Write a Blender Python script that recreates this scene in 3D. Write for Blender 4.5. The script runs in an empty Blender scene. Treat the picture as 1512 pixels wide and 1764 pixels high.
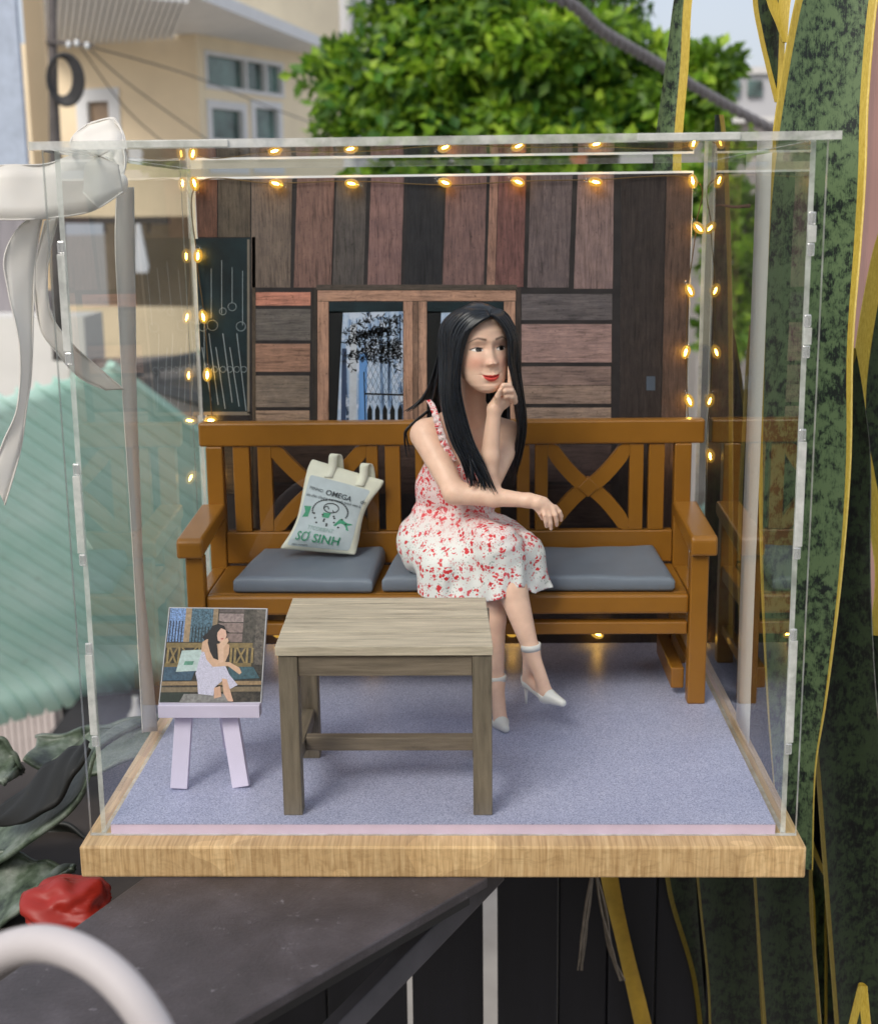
import bpy, math, random
import numpy as np
random.seed(7); rng = np.random.default_rng(7)
S = 0.01                      # everything below is measured in centimetres
scene = bpy.context.scene
COL = scene.collection

# ------------------------------------------------------------------ camera
CP = np.array([1.6983, -56.2985, 26.9583])
CR = np.array([0.99959358, 0.02586586, -0.01198486])
CU = np.array([0.00615919, 0.21452624, 0.97669881])
CF = np.array([-0.02783422, 0.97637567, -0.21427974])
FPX = 2379.57
cam_d = bpy.data.cameras.new('camera'); cam = bpy.data.objects.new('camera', cam_d); COL.objects.link(cam)
from mathutils import Matrix, Vector
M = Matrix(((CR[0], CU[0], -CF[0], CP[0]*S), (CR[1], CU[1], -CF[1], CP[1]*S), (CR[2], CU[2], -CF[2], CP[2]*S), (0, 0, 0, 1)))
cam.matrix_world = M
cam_d.sensor_fit = 'HORIZONTAL'; cam_d.sensor_width = 36.0
cam_d.lens = FPX/1512*36.0
cam_d.clip_start = 0.02; cam_d.clip_end = 400
cam_d.dof.use_dof = True
cam_d.dof.focus_distance = 0.665
cam_d.dof.aperture_fstop = cam_d.lens/2.8
scene.camera = cam

# ------------------------------------------------------------------ sky and sun (bright overcast)
SUN_EL, SUN_ROT = 42, 212
w = bpy.data.worlds.new("World"); scene.world = w; w.use_nodes = True
nt = w.node_tree; bg = nt.nodes['Background']
sk = nt.nodes.new('ShaderNodeTexSky'); sk.sky_type = 'NISHITA'; sk.sun_disc = False
sk.sun_elevation = math.radians(SUN_EL); sk.sun_rotation = math.radians(SUN_ROT)
sk.air_density = 1.0; sk.dust_density = 4.0; sk.ozone_density = 1.0
cm = nt.nodes.new('ShaderNodeMix'); cm.data_type = 'RGBA'; cm.inputs[0].default_value = 0.62
wtc = nt.nodes.new('ShaderNodeTexCoord'); wn = nt.nodes.new('ShaderNodeTexNoise'); wn.inputs['Scale'].default_value = 2.2; wn.inputs['Detail'].default_value = 5
wr = nt.nodes.new('ShaderNodeValToRGB'); wr.color_ramp.elements[0].position = .3; wr.color_ramp.elements[1].position = .7
wr.color_ramp.elements[0].color = (4.1, 4.35, 5.0, 1); wr.color_ramp.elements[1].color = (5.6, 5.7, 6.0, 1)
nt.links.new(wtc.outputs['Generated'], wn.inputs['Vector']); nt.links.new(wn.outputs['Fac'], wr.inputs[0])
nt.links.new(sk.outputs[0], cm.inputs[6]); nt.links.new(wr.outputs[0], cm.inputs[7]); nt.links.new(cm.outputs[2], bg.inputs[0]); bg.inputs[1].default_value = 0.14
sd = bpy.data.lights.new('sun', 'SUN'); sd.energy = 1.5; sd.angle = math.radians(24); sd.color = (1, 0.95, 0.88)
sun = bpy.data.objects.new('sun', sd); COL.objects.link(sun)
az = math.radians(SUN_ROT)
sv = Vector((math.sin(az)*math.cos(math.radians(SUN_EL)), math.cos(az)*math.cos(math.radians(SUN_EL)), math.sin(math.radians(SUN_EL))))
sun.rotation_euler = sv.to_track_quat('Z', 'Y').to_euler()
scene.view_settings.view_transform = 'Standard'; scene.view_settings.look = 'None'
scene.view_settings.exposure = 0.30; scene.view_settings.gamma = 1.0; scene.view_settings.use_curve_mapping = False
scene.render.engine = 'CYCLES'
cy = scene.cycles
cy.max_bounces = 14; cy.transparent_max_bounces = 40; cy.diffuse_bounces = 4; cy.glossy_bounces = 8; cy.transmission_bounces = 8
cy.sample_clamp_indirect = 4.0; cy.caustics_reflective = False; cy.caustics_refractive = False
cy.use_denoising = True
try: cy.denoiser = 'OPENIMAGEDENOISE'
except Exception: pass

# ------------------------------------------------------------------ helpers
def ray(px, py): return CF + CR*(px-756)/FPX - CU*(py-882)/FPX
def at(px, py, **k):
    """world point (cm) seen at a photo pixel, on the plane x|y|z = value"""
    (a, v), = k.items(); i = 'xyz'.index(a); d = ray(px, py)
    return CP + d*(v-CP[i])/d[i]
def atp(px, py, p0, n):
    d = ray(px, py); p0 = np.array(p0, float); n = np.array(n, float)
    return CP + d*((p0-CP)@n)/(d@n)

ORG = {}
def thing(name, label, cat, loc=(0, 0, 0), group=None):
    o = bpy.data.objects.new(name, None); COL.objects.link(o); o.empty_display_size = 0.01
    o.location = [c*S for c in loc]; ORG[o.name] = np.array(loc, float)
    o['label'] = label; o['category'] = cat
    if group: o['group'] = group
    return o
def tag(o, label, cat, group=None, kind=None):
    if label: o['label'] = label
    if cat: o['category'] = cat
    if group: o['group'] = group
    if kind: o['kind'] = kind
    return o
def struct(o, label=None):
    o['kind'] = 'structure'
    if label: o['label'] = label
    return o

class MB:
    def __init__(s): s.v = []; s.f = []; s.m = []; s.n = 0; s.mi = 0
    def add(s, V, F, mi=None):
        V = np.asarray(V, float).reshape(-1, 3)
        s.v.append(V); o = s.n
        for f in F: s.f.append(tuple(int(i)+o for i in f)); s.m.append(s.mi if mi is None else mi)
        s.n += len(V); return s
    def box(s, lo, hi, rot=None, piv=None, mi=None):
        lo = np.minimum(lo, hi); hi = np.maximum(lo, hi)
        V = np.array([[x, y, z] for x in (lo[0], hi[0]) for y in (lo[1], hi[1]) for z in (lo[2], hi[2])], float)
        if rot is not None:
            piv = (lo+hi)/2 if piv is None else np.array(piv, float); V = (V-piv) @ np.array(rot).T + piv
        return s.add(V, [(0, 1, 3, 2), (4, 6, 7, 5), (0, 4, 5, 1), (2, 3, 7, 6), (0, 2, 6, 4), (1, 5, 7, 3)], mi)
    def prism(s, poly, off, mi=None):
        """polygon (list of 3d points) extruded by vector off"""
        P = np.array(poly, float); n = len(P); Q = P+np.array(off, float)
        F = [tuple(range(n))[::-1], tuple(range(n, 2*n))] + [(i, (i+1) % n, n+(i+1) % n, n+i) for i in range(n)]
        return s.add(np.vstack([P, Q]), F, mi)
    def beam(s, a, b, wd, ht, up=(0, 0, 1), mi=None):
        a = np.array(a, float); b = np.array(b, float); d = b-a; L = np.linalg.norm(d); d /= L
        u = np.array(up, float); r = np.cross(d, u); r /= np.linalg.norm(r); u = np.cross(r, d)
        V = [p + r*i*wd/2 + u*j*ht/2 for p in (a, b) for i, j in ((-1, -1), (1, -1), (1, 1), (-1, 1))]
        return s.add(V, [(0, 1, 2, 3)[::-1], (4, 5, 6, 7), (0, 1, 5, 4), (1, 2, 6, 5), (2, 3, 7, 6), (3, 0, 4, 7)], mi)
    def tube(s, P, r, n=8, flat=1.0, cap=True, mi=None):
        P = np.array(P, float); m = len(P); r = np.broadcast_to(np.array(r, float), (m,))
        T = np.gradient(P, axis=0); T /= np.linalg.norm(T, axis=1)[:, None]+1e-12
        up = np.array([0, 0, 1.]) if abs(T[0][2]) < .9 else np.array([0, -1., 0])
        V = []
        x = np.cross(T[0], up); x /= np.linalg.norm(x)
        for i in range(m):
            x = x - T[i]*(x@T[i]); x /= np.linalg.norm(x)+1e-12; y = np.cross(T[i], x)
            for k in range(n):
                a = 2*math.pi*k/n; V.append(P[i]+r[i]*(math.cos(a)*x+flat*math.sin(a)*y))
        F = [(i*n+k, i*n+(k+1) % n, (i+1)*n+(k+1) % n, (i+1)*n+k) for i in range(m-1) for k in range(n)]
        if cap: F += [tuple(range(n))[::-1], tuple((m-1)*n+k for k in range(n))]
        return s.add(V, F, mi)
    def ell(s, c, r, n=16, m=10, mi=None, rot=None):
        V = [[0, 0, 1]]; 
        for j in range(1, m):
            for k in range(n):
                t = math.pi*j/m; a = 2*math.pi*k/n; V.append([math.sin(t)*math.cos(a), math.sin(t)*math.sin(a), math.cos(t)])
        V.append([0, 0, -1]); V = np.array(V)*np.array(r)
        if rot is not None: V = V @ np.array(rot).T
        V = V+np.array(c)
        F = [(0, 1+k, 1+(k+1) % n) for k in range(n)]
        F += [(1+(j-1)*n+k, 1+j*n+k, 1+j*n+(k+1) % n, 1+(j-1)*n+(k+1) % n) for j in range(1, m-1) for k in range(n)]
        e = len(V)-1; F += [(e, e-n+(k+1) % n, e-n+k) for k in range(n)]
        return s.add(V, F, mi)
    def build(s, name, mat, parent=None, smooth=False, bevel=0, loc=None, solid=0, subdiv=0):
        V = np.vstack(s.v); 
        org = ORG[parent.name] if parent is not None else (np.array(loc, float) if loc is not None else np.array([V[:, 0].mean(), V[:, 1].mean(), V[:, 2].min()]))
        me = bpy.data.meshes.new(name); me.from_pydata(((V-org)*S).tolist(), [], s.f)
        mats = mat if isinstance(mat, (list, tuple)) else [mat]
        for q in mats: me.materials.append(q)
        if len(mats) > 1: me.polygons.foreach_set('material_index', s.m)
        if smooth: me.polygons.foreach_set('use_smooth', [True]*len(me.polygons))
        me.update()
        o = bpy.data.objects.new(name, me); COL.objects.link(o); ORG[o.name] = org
        if parent is not None: o.parent = parent
        else: o.location = org*S
        if solid:
            q = o.modifiers.new('solid', 'SOLIDIFY'); q.thickness = solid*S; q.offset = 0
        if subdiv:
            q = o.modifiers.new('sub', 'SUBSURF'); q.levels = q.render_levels = subdiv
        if bevel:
            q = o.modifiers.new('bevel', 'BEVEL'); q.width = bevel*S; q.segments = 2; q.limit_method = 'ANGLE'; q.angle_limit = .6; q.harden_normals = False
        return o

def rotz(a): c, s_ = math.cos(a), math.sin(a); return np.array([[c, -s_, 0], [s_, c, 0], [0, 0, 1]])
def rotx(a): c, s_ = math.cos(a), math.sin(a); return np.array([[1, 0, 0], [0, c, -s_], [0, s_, c]])
def roty(a): c, s_ = math.cos(a), math.sin(a); return np.array([[c, 0, s_], [0, 1, 0], [-s_, 0, c]])
def crom(P, n):
    """catmull-rom through points, n samples"""
    P = np.array(P, float); m = len(P); t = np.linspace(0, m-1-1e-6, n); i = t.astype(int); f = (t-i)[:, None]
    p0 = P[np.clip(i-1, 0, m-1)]; p1 = P[i]; p2 = P[np.clip(i+1, 0, m-1)]; p3 = P[np.clip(i+2, 0, m-1)]
    return .5*((2*p1)+(-p0+p2)*f+(2*p0-5*p1+4*p2-p3)*f*f+(-p0+3*p1-3*p2+p3)*f**3)

# ------------------------------------------------------------------ materials
def lin(c): return tuple((x/255/12.92 if x/255 <= .04045 else ((x/255+.055)/1.055)**2.4) for x in c)
class N:
    def __init__(s, name):
        s.m = bpy.data.materials.new(name); s.m.use_nodes = True; s.t = s.m.node_tree
        s.b = s.t.nodes['Principled BSDF']; s.out = s.t.nodes['Material Output']
    def n(s, typ, **k):
        q = s.t.nodes.new('ShaderNode'+typ)
        for a, v in k.items():
            if a.startswith('_'): q.inputs[a[1:]].default_value = v
            else: setattr(q, a, v)
        return q
    def l(s, a, b): s.t.links.new(a, b)
    def coords(s, scale=(1, 1, 1), rot=(0, 0, 0)):
        tc = s.n('TexCoord'); mp = s.n('Mapping'); mp.inputs['Scale'].default_value = [100*c for c in scale]; mp.inputs['Rotation'].default_value = rot
        s.l(tc.outputs['Object'], mp.inputs['Vector']); return mp.outputs[0]
    def noise(s, vec, scale, detail=4, rough=.55, dist=0.):
        q = s.n('TexNoise'); q.inputs['Scale'].default_value = scale; q.inputs['Detail'].default_value = detail
        q.inputs['Roughness'].default_value = rough; q.inputs['Distortion'].default_value = dist
        s.l(vec, q.inputs['Vector']); return q.outputs['Fac']
    def ramp(s, fac, stops, interp='LINEAR'):
        q = s.n('ValToRGB'); e = q.color_ramp.elements; q.color_ramp.interpolation = interp
        while len(e) < len(stops): e.new(.5)
        for el, (p, c) in zip(e, stops): el.position = p; el.color = (*c, 1) if len(c) == 3 else c
        s.l(fac, q.inputs[0]); return q.outputs[0]
    def math(s, op, a, b=None, c=None, clamp=False):
        q = s.n('Math', operation=op); q.use_clamp = clamp
        for i, v in enumerate((a, b, c)):
            if v is None: continue
            if isinstance(v, (int, float)): q.inputs[i].default_value = v
            else: s.l(v, q.inputs[i])
        return q.outputs[0]
    def mix(s, fac, a, b, blend='MIX'):
        q = s.n('Mix', data_type='RGBA', blend_type=blend)
        for i, v in ((0, fac), (6, a), (7, b)):
            if isinstance(v, (int, float)): q.inputs[i].default_value = v
            elif isinstance(v, tuple): q.inputs[i].default_value = (*v, 1)
            else: s.l(v, q.inputs[i])
        return q.outputs[2]
    def bump(s, h, strength=.3, dist=.02):
        q = s.n('Bump'); q.inputs['Strength'].default_value = strength; q.inputs['Distance'].default_value = dist*S
        s.l(h, q.inputs['Height']); s.l(q.outputs[0], s.b.inputs['Normal'])
    def base(s, c):
        if isinstance(c, tuple): s.b.inputs['Base Color'].default_value = (*c, 1)
        else: s.l(c, s.b.inputs['Base Color'])
    def set(s, **k):
        for a, v in k.items(): s.b.inputs[a.replace('_', ' ')].default_value = v
def scl(c, k): return tuple(min(1, x*k) for x in c)

_mc = {}
def plain(name, c, rough=.5, var=.12, scale=1.0, bump=0.15, bdist=.02, spec=.5, stretch=(1, 1, 1), **kw):
    key = (name,)
    if key in _mc: return _mc[key]
    a = N(name); c = lin(c); v = a.coords(stretch)
    f = a.noise(v, scale, 5, .6)
    a.base(a.ramp(f, [(.3, scl(c, 1-var)), (.7, scl(c, 1+var))])); a.set(Roughness=rough); a.b.inputs['Specular IOR Level'].default_value = spec
    if bump: a.bump(a.noise(v, scale*6, 4), bump, bdist)
    for k2, v2 in kw.items(): a.b.inputs[k2.replace('_', ' ')].default_value = v2
    _mc[key] = a.m; return a.m
def woodm(name, c, axis=0, scale=1.0, var=.3, rough=.6, dark=.45, bump=.3, spec=.4, crack=.0):
    if name in _mc: return _mc[name]
    a = N(name); c = lin(c); st = [scale*2.2]*3; st[axis] = scale*.16
    v = a.coords(tuple(st)); off = random.random()*9
    f1 = a.noise(v, 1.6, 6, .65, .6); v2 = a.coords(tuple(x*5.5 for x in st)); f2 = a.noise(v2, 1.2, 4, .7)
    v3 = a.coords((.35*scale,)*3); f3 = a.noise(v3, 1.5, 3)
    col = a.ramp(f1, [(.25, scl(c, dark)), (.45, scl(c, 1-var*.4)), (.55, c), (.8, scl(c, 1+var))])
    col = a.mix(.55, col, a.ramp(f2, [(.3, (.5, .5, .5)), (.55, (1, 1, 1)), (.8, (1.2, 1.18, 1.15))]), 'MULTIPLY')
    col = a.mix(.5, col, a.ramp(f3, [(.3, (.6, .6, .65)), (.65, (1.15, 1.1, 1.05))]), 'MULTIPLY')
    if crack:
        vs = a.coords((2.2, 2.2, 2.2)); f4 = a.noise(vs, 3, 6, .8)
        col = a.mix(a.ramp(f4, [(.32, (crack,)*3), (.42, (0, 0, 0))]), col, (.012, .01, .01))
    a.base(col); a.set(Roughness=rough); a.b.inputs['Specular IOR Level'].default_value = spec
    a.bump(a.math('ADD', f1, f2), bump, .03)
    _mc[name] = a.m; return a.m
def acrylic(name='clear_acrylic', tint=(.97, .985, .98), haze=.0):
    a = N(name); a.t.nodes.remove(a.b)
    tr = a.n('BsdfTransparent'); tr.inputs[0].default_value = (*tint, 1)
    gl = a.n('BsdfGlossy'); gl.inputs['Roughness'].default_value = .0; gl.inputs[0].default_value = (1, 1, 1, 1)
    lw = a.n('LayerWeight'); lw.inputs['Blend'].default_value = .5
    p = a.math('POWER', lw.outputs['Facing'], 5.0); f1_ = a.math('MULTIPLY_ADD', p, .96, .038); f = a.math('MULTIPLY', f1_, 1.02, clamp=True)
    mx = a.n('MixShader'); a.l(f, mx.inputs[0]); a.l(tr.outputs[0], mx.inputs[1]); a.l(gl.outputs[0], mx.inputs[2])
    a.l(mx.outputs[0], a.out.inputs[0]); return a.m
def acrylic_edge():
    a = N('acrylic_cut_edge'); 
    tr = a.n('BsdfTransparent'); tr.inputs[0].default_value = (.8, .84, .82, 1)
    a.base(lin((232, 232, 226))); a.set(Roughness=.18)
    v = a.coords((1, 1, 1)); f = a.noise(v, 1.3, 4)
    mx = a.n('MixShader'); a.l(a.ramp(f, [(.35, (.4,)*3), (.7, (.75,)*3)]), mx.inputs[0]); a.l(tr.outputs[0], mx.inputs[1]); a.l(a.b.outputs[0], mx.inputs[2])
    a.l(mx.outputs[0], a.out.inputs[0]); return a.m
def emit(name, c, st):
    a = N(name); a.base((0, 0, 0)); a.b.inputs['Emission Color'].default_value = (*c, 1); a.b.inputs['Emission Strength'].default_value = st
    return a.m
ACR = acrylic(); ACE = acrylic_edge()
_q = N('acrylic_outer_face'); _q.t.nodes.remove(_q.b); _t = _q.n('BsdfTransparent'); _t.inputs[0].default_value = (.985, .99, .988, 1); _q.l(_t.outputs[0], _q.out.inputs[0]); ACO = _q.m

# ================================================================== FAR SETTING
ground = MB().add([[-20000, -3000, -420], [20000, -3000, -420], [20000, 30000, -420], [-20000, 30000, -420]], [(0, 1, 2, 3)])
struct(ground.build('ground', plain('street_concrete', (150, 145, 138), .9, .2, .02, .0), loc=(0, 0, -420)), 'pale concrete yard far below the balcony')

YEL = plain('yellow_plaster', (246, 230, 198), .85, .10, .012, .1, .3)
YEL2 = plain('yellow_plaster_shaded', (240, 220, 186), .85, .10, .012, .1, .3)  # same plaster darkened: the left wall's slight shading is in the colour
WHT = plain('white_paint', (225, 226, 226), .6, .05, .05, 0)
GLS = plain('window_glass', (84, 110, 104), .12, .75, .02, 0, spec=.8)  # uneven lighter patches stand in for reflections in the panes
DRK = plain('dark_interior', (96, 90, 84), .9, .35, .02, 0)

hb_ = thing('unseen_reflection_wall', 'unseen dim wall added behind the camera to darken the case front reflection', 'wall', (0, -190, -150))  # unseen; added to keep the sky's reflection off the front panel
MB().box((-260, -196, -150), (260, -190, 58)).build('wall', plain('dim_render', (92, 84, 78), .9, .2, .02, 0), hb_)
MB().box((-50, -189.5, -150), (45, -187, 52)).build('added_wall_panel', plain('added_wall_dark', (44, 36, 32), .6, .2, .02, 0), hb_)  # dark panel of the added wall, out of view
# yellow house: facade recedes to the right, frontal wall to the left
house = thing('yellow_house', 'pale yellow house with white ribbed canopy and white framed windows, top left', 'house', (-298, 1500, -420))
c0 = np.array([-298, 1500, 0.]); c1 = np.array([-170, 1796, 0.]); c2 = np.array([-560, 1580, 0.])
fd = (c1-c0)/np.linalg.norm(c1-c0); fn = np.array([fd[1], -fd[0], 0])        # facade normal (towards camera/right)
ld = (c2-c0)/np.linalg.norm(c2-c0); ln = np.array([-ld[1], ld[0], 0]); ln = ln if ln[1] < 0 else -ln
def wall_rects(lo_z, hi_z, P0, P1, n, th, mat, holes, name, parent):
    """wall with rectangular holes [(s0,s1,z0,z1)] along P0->P1"""
    L = np.linalg.norm(P1-P0); d = (P1-P0)/L; ss = sorted({0, L, *[h[0] for h in holes], *[h[1] for h in holes]}); zz = sorted({lo_z, hi_z, *[h[2] for h in holes], *[h[3] for h in holes]})
    m = MB()
    for a, b in zip(ss[:-1], ss[1:]):
        for z0, z1 in zip(zz[:-1], zz[1:]):
            cs, cz = (a+b)/2, (z0+z1)/2
            if any(h[0] < cs < h[1] and h[2] < cz < h[3] for h in holes): continue
            p = P0+d*a; q = P0+d*b
            m.prism([[p[0], p[1], z0], [q[0], q[1], z0], [q[0], q[1], z1], [p[0], p[1], z1]], -np.array(n)*th)
    return m.build(name, mat, parent)
def rect_on(px0, py0, px1, py1, P0, n, d):
    a = atp(px0, py0, P0, n); b = atp(px1, py1, P0, n)
    s0, s1 = (a-P0)@d, (b-P0)@d; return (min(s0, s1), max(s0, s1), min(a[2], b[2]), max(a[2], b[2]))
def window(parent, P0, d, n, r, cols, rows, fr=6, sill=False, glass=None, name='window'):
    s0, s1, z0, z1 = r
    def pt(s_, z, o): p = P0+d*s_+n*o; return [p[0], p[1], z]
    m = MB()
    def bar(a, b, z_0, z_1): m.prism([pt(a, z_0, 2), pt(b, z_0, 2), pt(b, z_1, 2), pt(a, z_1, 2)], -n*8)
    bar(s0, s1, z0, z0+fr); bar(s0, s1, z1-fr, z1); bar(s0, s0+fr, z0+fr, z1-fr); bar(s1-fr, s1, z0+fr, z1-fr)
    for c in cols: x = s0+(s1-s0)*c; bar(x-fr*.4, x+fr*.4, z0+fr, z1-fr)
    for c in rows: z = z0+(z1-z0)*c; bar(s0+fr, s1-fr, z-fr*.5, z+fr*.5)
    f = m.build(name, WHT, parent)
    g = MB(); g.prism([pt(s0+1, z0+1, -5), pt(s1-1, z0+1, -5), pt(s1-1, z1-1, -5), pt(s0+1, z1-1, -5)], -n*1.0)
    g.build('pane', glass or GLS, f)
    return f
# facade and its window band
hr = [rect_on(350, 85, 488, 169, c0, fn, fd), rect_on(354, 170, 428, 300, c0, fn, fd), rect_on(430, 170, 488, 300, c0, fn, fd)]
zt = at(300, 58, y=1500)[2]
wall_rects(-420, 420, c0, c1, fn, 20, YEL, [(a+2, b-2, c+2, d-2) for a, b, c, d in hr], 'facade_wall', house)
window(house, c0, fd, fn, (hr[0][0], hr[0][1], hr[0][2], hr[0][3]), [.5, .76], [], 4.5)
window(house, c0, fd, fn, hr[1], [], [.42], 9); window(house, c0, fd, fn, hr[2], [], [.42], 9)
lw = rect_on(205, 150, 140, 300, c0, ln, ld)
op = rect_on(304, 372, 60, 527, c0, ln, ld); op2 = rect_on(304, 640, 60, 760, c0, ln, ld)
wall_rects(-420, zt, c0, c2, ln, 20, YEL2, [(lw[0]+2, lw[1]-2, lw[2]+2, lw[3]-2), (2, op[1], op[2], op[3])], 'side_wall', house)
window(house, c0, ld, ln, lw, [], [], 14, glass=plain('shaded_pane', (150, 128, 105), .4, .2, .05, 0))
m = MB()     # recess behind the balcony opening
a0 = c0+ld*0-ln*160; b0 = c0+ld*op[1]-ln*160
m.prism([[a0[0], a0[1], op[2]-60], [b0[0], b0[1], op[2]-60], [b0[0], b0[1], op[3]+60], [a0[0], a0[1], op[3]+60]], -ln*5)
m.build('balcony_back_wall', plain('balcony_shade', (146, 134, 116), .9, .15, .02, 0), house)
m = MB(); p = at(78, 378, y=1470); q = at(292, 380, y=1470); m.beam(p, q, 7, 7)
m.build('rail', plain('dark_metal', (50, 48, 48), .5, .1, 1, 0), house)
for px in (100, 180, 255):
    p = at(px, 378, y=1472); m = MB().beam(p, p+np.array([0, 0, -14]), 3, 3, up=(0, 1, 0)); m.build('rail_post', _mc[('dark_metal',)], house)
# white ribbed canopy: horizontal, underside seen
can = MB(); z = zt
c_a = at(572, 92, z=z); c_b = at(325, -6, z=z); c_c = at(60, -30, z=z); c_d = at(60, 74, z=z); c_e = at(300, 58, z=z); c_f = at(528, 105, z=z)
can.prism([c_a, c_b, c_c, c_d, c_e, c_f], (0, 0, 5)); can.build('canopy_sheet', WHT, house)
fas = MB(); fas.prism([c_a, c_b, c_b+[0, 0, 12], c_a+[0, 0, 12]], fn*6); fas.build('fascia', WHT, house)
for i in range(22):          # ribs under the canopy, each one a slat
    t = (i+.5)/22; u = c_c*(1-t)+c_b*t; v_ = c_d*(1-t)+c_e*t
    MB().beam(u+[0, 0, -2.6], v_+[0, 0, -2.6], 4.5, 5).build('canopy_slat', WHT, house)
gut = MB(); gut.prism([c0+fd*0+fn*8+[0, 0, z+190], c1+fn*8+[0, 0, z+190], c1+fn*8+[0, 0, z+200], c0+fn*8+[0, 0, z+200]], fn*4); gut.build('ledge_trim', WHT, house)

# grey-white block right of the yellow house
blk = thing('grey_house_block', 'grey white rendered house block between the yellow house and the tree', 'house', (-160, 1850, -420))
m = MB(); a = at(522, 200, y=1850); b = at(640, 200, y=1850); m.box((a[0], 1850, -420), (b[0], 2100, 480)); m.build('wall', plain('pale_render', (205, 206, 210), .85, .06, .02, 0), blk)
m = MB(); a = at(590, 100, y=1840); b = at(606, 100, y=1840); m.box((a[0], 1838, -100), (b[0], 1849, 480)); m.build('corner_trim', WHT, blk)

# near blue-grey wall at the very left and the yellow pier next to it
m = MB(); a = at(-140, 0, y=900); b = at(50, 330, y=900); m.box((a[0], 900, b[2]), (b[0], 906, 320))
tag(m.build('blue_wall', plain('blue_grey_paint', (176, 186, 202), .8, .14, .12, .1)), 'blue grey painted wall block at the far left edge', 'wall')
m = MB(); a = at(36, 0, y=962); b = at(92, 330, y=962); m.box((a[0], 964, b[2]-70), (b[0], 970, 330))
tag(m.build('yellow_pier', plain('peach_plaster', (238, 208, 165), .85, .05, .02, 0)), 'narrow peach yellow wall pier beside the blue grey wall', 'wall')
# white sill wall and grey shaded house lower left
m = MB(); a = at(-120, 560, y=1100); b = at(150, 640, y=1100); m.box((a[0], 1100, b[2]-60), (b[0], 1160, a[2]+6)); 
tag(m.build('white_parapet', plain('white_render', (222, 220, 214), .8, .06, .02, 0)), 'low white parapet wall above the green roof', 'wall')
m = MB(); a = at(-120, 372, y=1300); b = at(75, 560, y=1300); m.box((a[0], 1300, b[2]-30), (b[0], 1330, a[2]+2))
tag(m.build('grey_shutter_wall', plain('grey_shutter', (150, 146, 150), .8, .35, .03, 0, stretch=(3, 1, .3))), 'dim grey shuttered wall behind the ribbon tails', 'wall')
# old roofs and terrace between house and green roof
ter = thing('lower_terrace', 'grey concrete terrace with rails behind the green roof', 'terrace', (-200, 1000, -200))
a = at(120, 620, y=1120); b = at(520, 600, y=1120); c = at(520, 860, y=1000); d = at(120, 700, y=1000)
m = MB(); m.prism([a, b, c, d], (0, 0, -20)); m.build('slab', plain('terrace_grey', (128, 122, 118), .9, .25, .02, 0), ter)
for (x0, y0, x1, y1, w_) in ((215, 640, 420, 600, 9), (225, 655, 400, 700, 7), (210, 700, 360, 745, 8), (270, 640, 270, 740, 4), (240, 640, 240, 720, 3)):
    MB().beam(at(x0, y0, y=1040), at(x1, y1, y=1035), w_, w_, up=(0, 1, .1)).build('rail', plain('terrace_rail', (92, 92, 96), .6, .2, .1, 0), ter)
m = MB(); m.box(at(180, 480, y=1240)-[0, 0, 0], at(330, 640, y=1290)); 

# utility pole with cable coil
pole = thing('utility_pole', 'dark grey utility pole carrying a coil of black cable, top left', 'pole', at(100, 600, y=800))
m = MB(); m.tube([at(88, -80, y=800), at(92, 150, y=800), at(98, 340, y=800), at(104, 620, y=800)], [2.6, 2.8, 4.5, 5], 12); m.build('pole_shaft', plain('pole_grey', (92, 86, 84), .8, .2, .1, 0), pole, True)
m = MB()
for k in range(5):
    cc = at(106+k*1.2, 132+k, y=794-k); r1, r2 = 7.6+.7*k, 12+.6*k
    m.tube([cc+np.array([r1*math.cos(t), .6*k, r2*math.sin(t)]) for t in np.linspace(0, 2*math.pi, 40)], 1.3, 6, cap=False)
m.build('cable_coil', plain('black_cable', (38, 37, 38), .5, .2, .3, 0), pole, True)
m = MB(); m.beam(at(80, 70, y=796), at(160, 78, y=796), 2, 2); m.build('bracket', plain('pole_grey', (92, 86, 84)), pole)
for k, (x, y) in enumerate(((118, 76), (132, 74), (150, 78))):
    MB().ell(at(x, y, y=795), (1.6, 1.6, 2.2), 10, 8).build('insulator', WHT, pole, True)
for k, P in enumerate([[(150, 78, 795), (330, 130, 900), (480, 190, 1100), (620, 240, 1300)], [(150, 80, 795), (230, 150, 860), (370, 250, 1000)], [(140, 82, 795), (220, 190, 870), (300, 260, 960)]]):
    m = MB(); m.tube(crom([at(x, y, y=d) for x, y, d in P], 20), .45, 5)
    tag(m.build('overhead_wire', _mc[('black_cable',)]), ['thin upper wire running from the pole past the white windows', 'thin middle wire sagging from the pole insulators', 'thin lowest wire dropping from the pole behind the case'][k], 'wire', 'thin wires from the pole')

# thick twisted cable across the tree
cab = thing('twisted_cable', 'thick grey twisted overhead cable slanting down across the green tree', 'cable', at(1000, 40, y=330))
base = crom([at(560, -95, y=240), at(940, -12, y=300), at(1040, 55, y=320), at(1130, 108, y=340), at(1215, 160, y=360), at(1330, 222, y=380), at(1500, 300, y=400)], 160)
T = np.gradient(base, axis=0); T /= np.linalg.norm(T, axis=1)[:, None]; X = np.cross(T, [0, 0, 1.]); X /= np.linalg.norm(X, axis=1)[:, None]; Y = np.cross(T, X)
for k in range(3):
    ph = np.linspace(0, 2*math.pi*17, 160)+2*math.pi*k/3
    MB().tube(base+.8*(np.cos(ph)[:, None]*X+np.sin(ph)[:, None]*Y), .86, 8).build('strand', plain('cable_grey', (118, 115, 116), .55, .15, .5, 0), cab, True)

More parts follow.
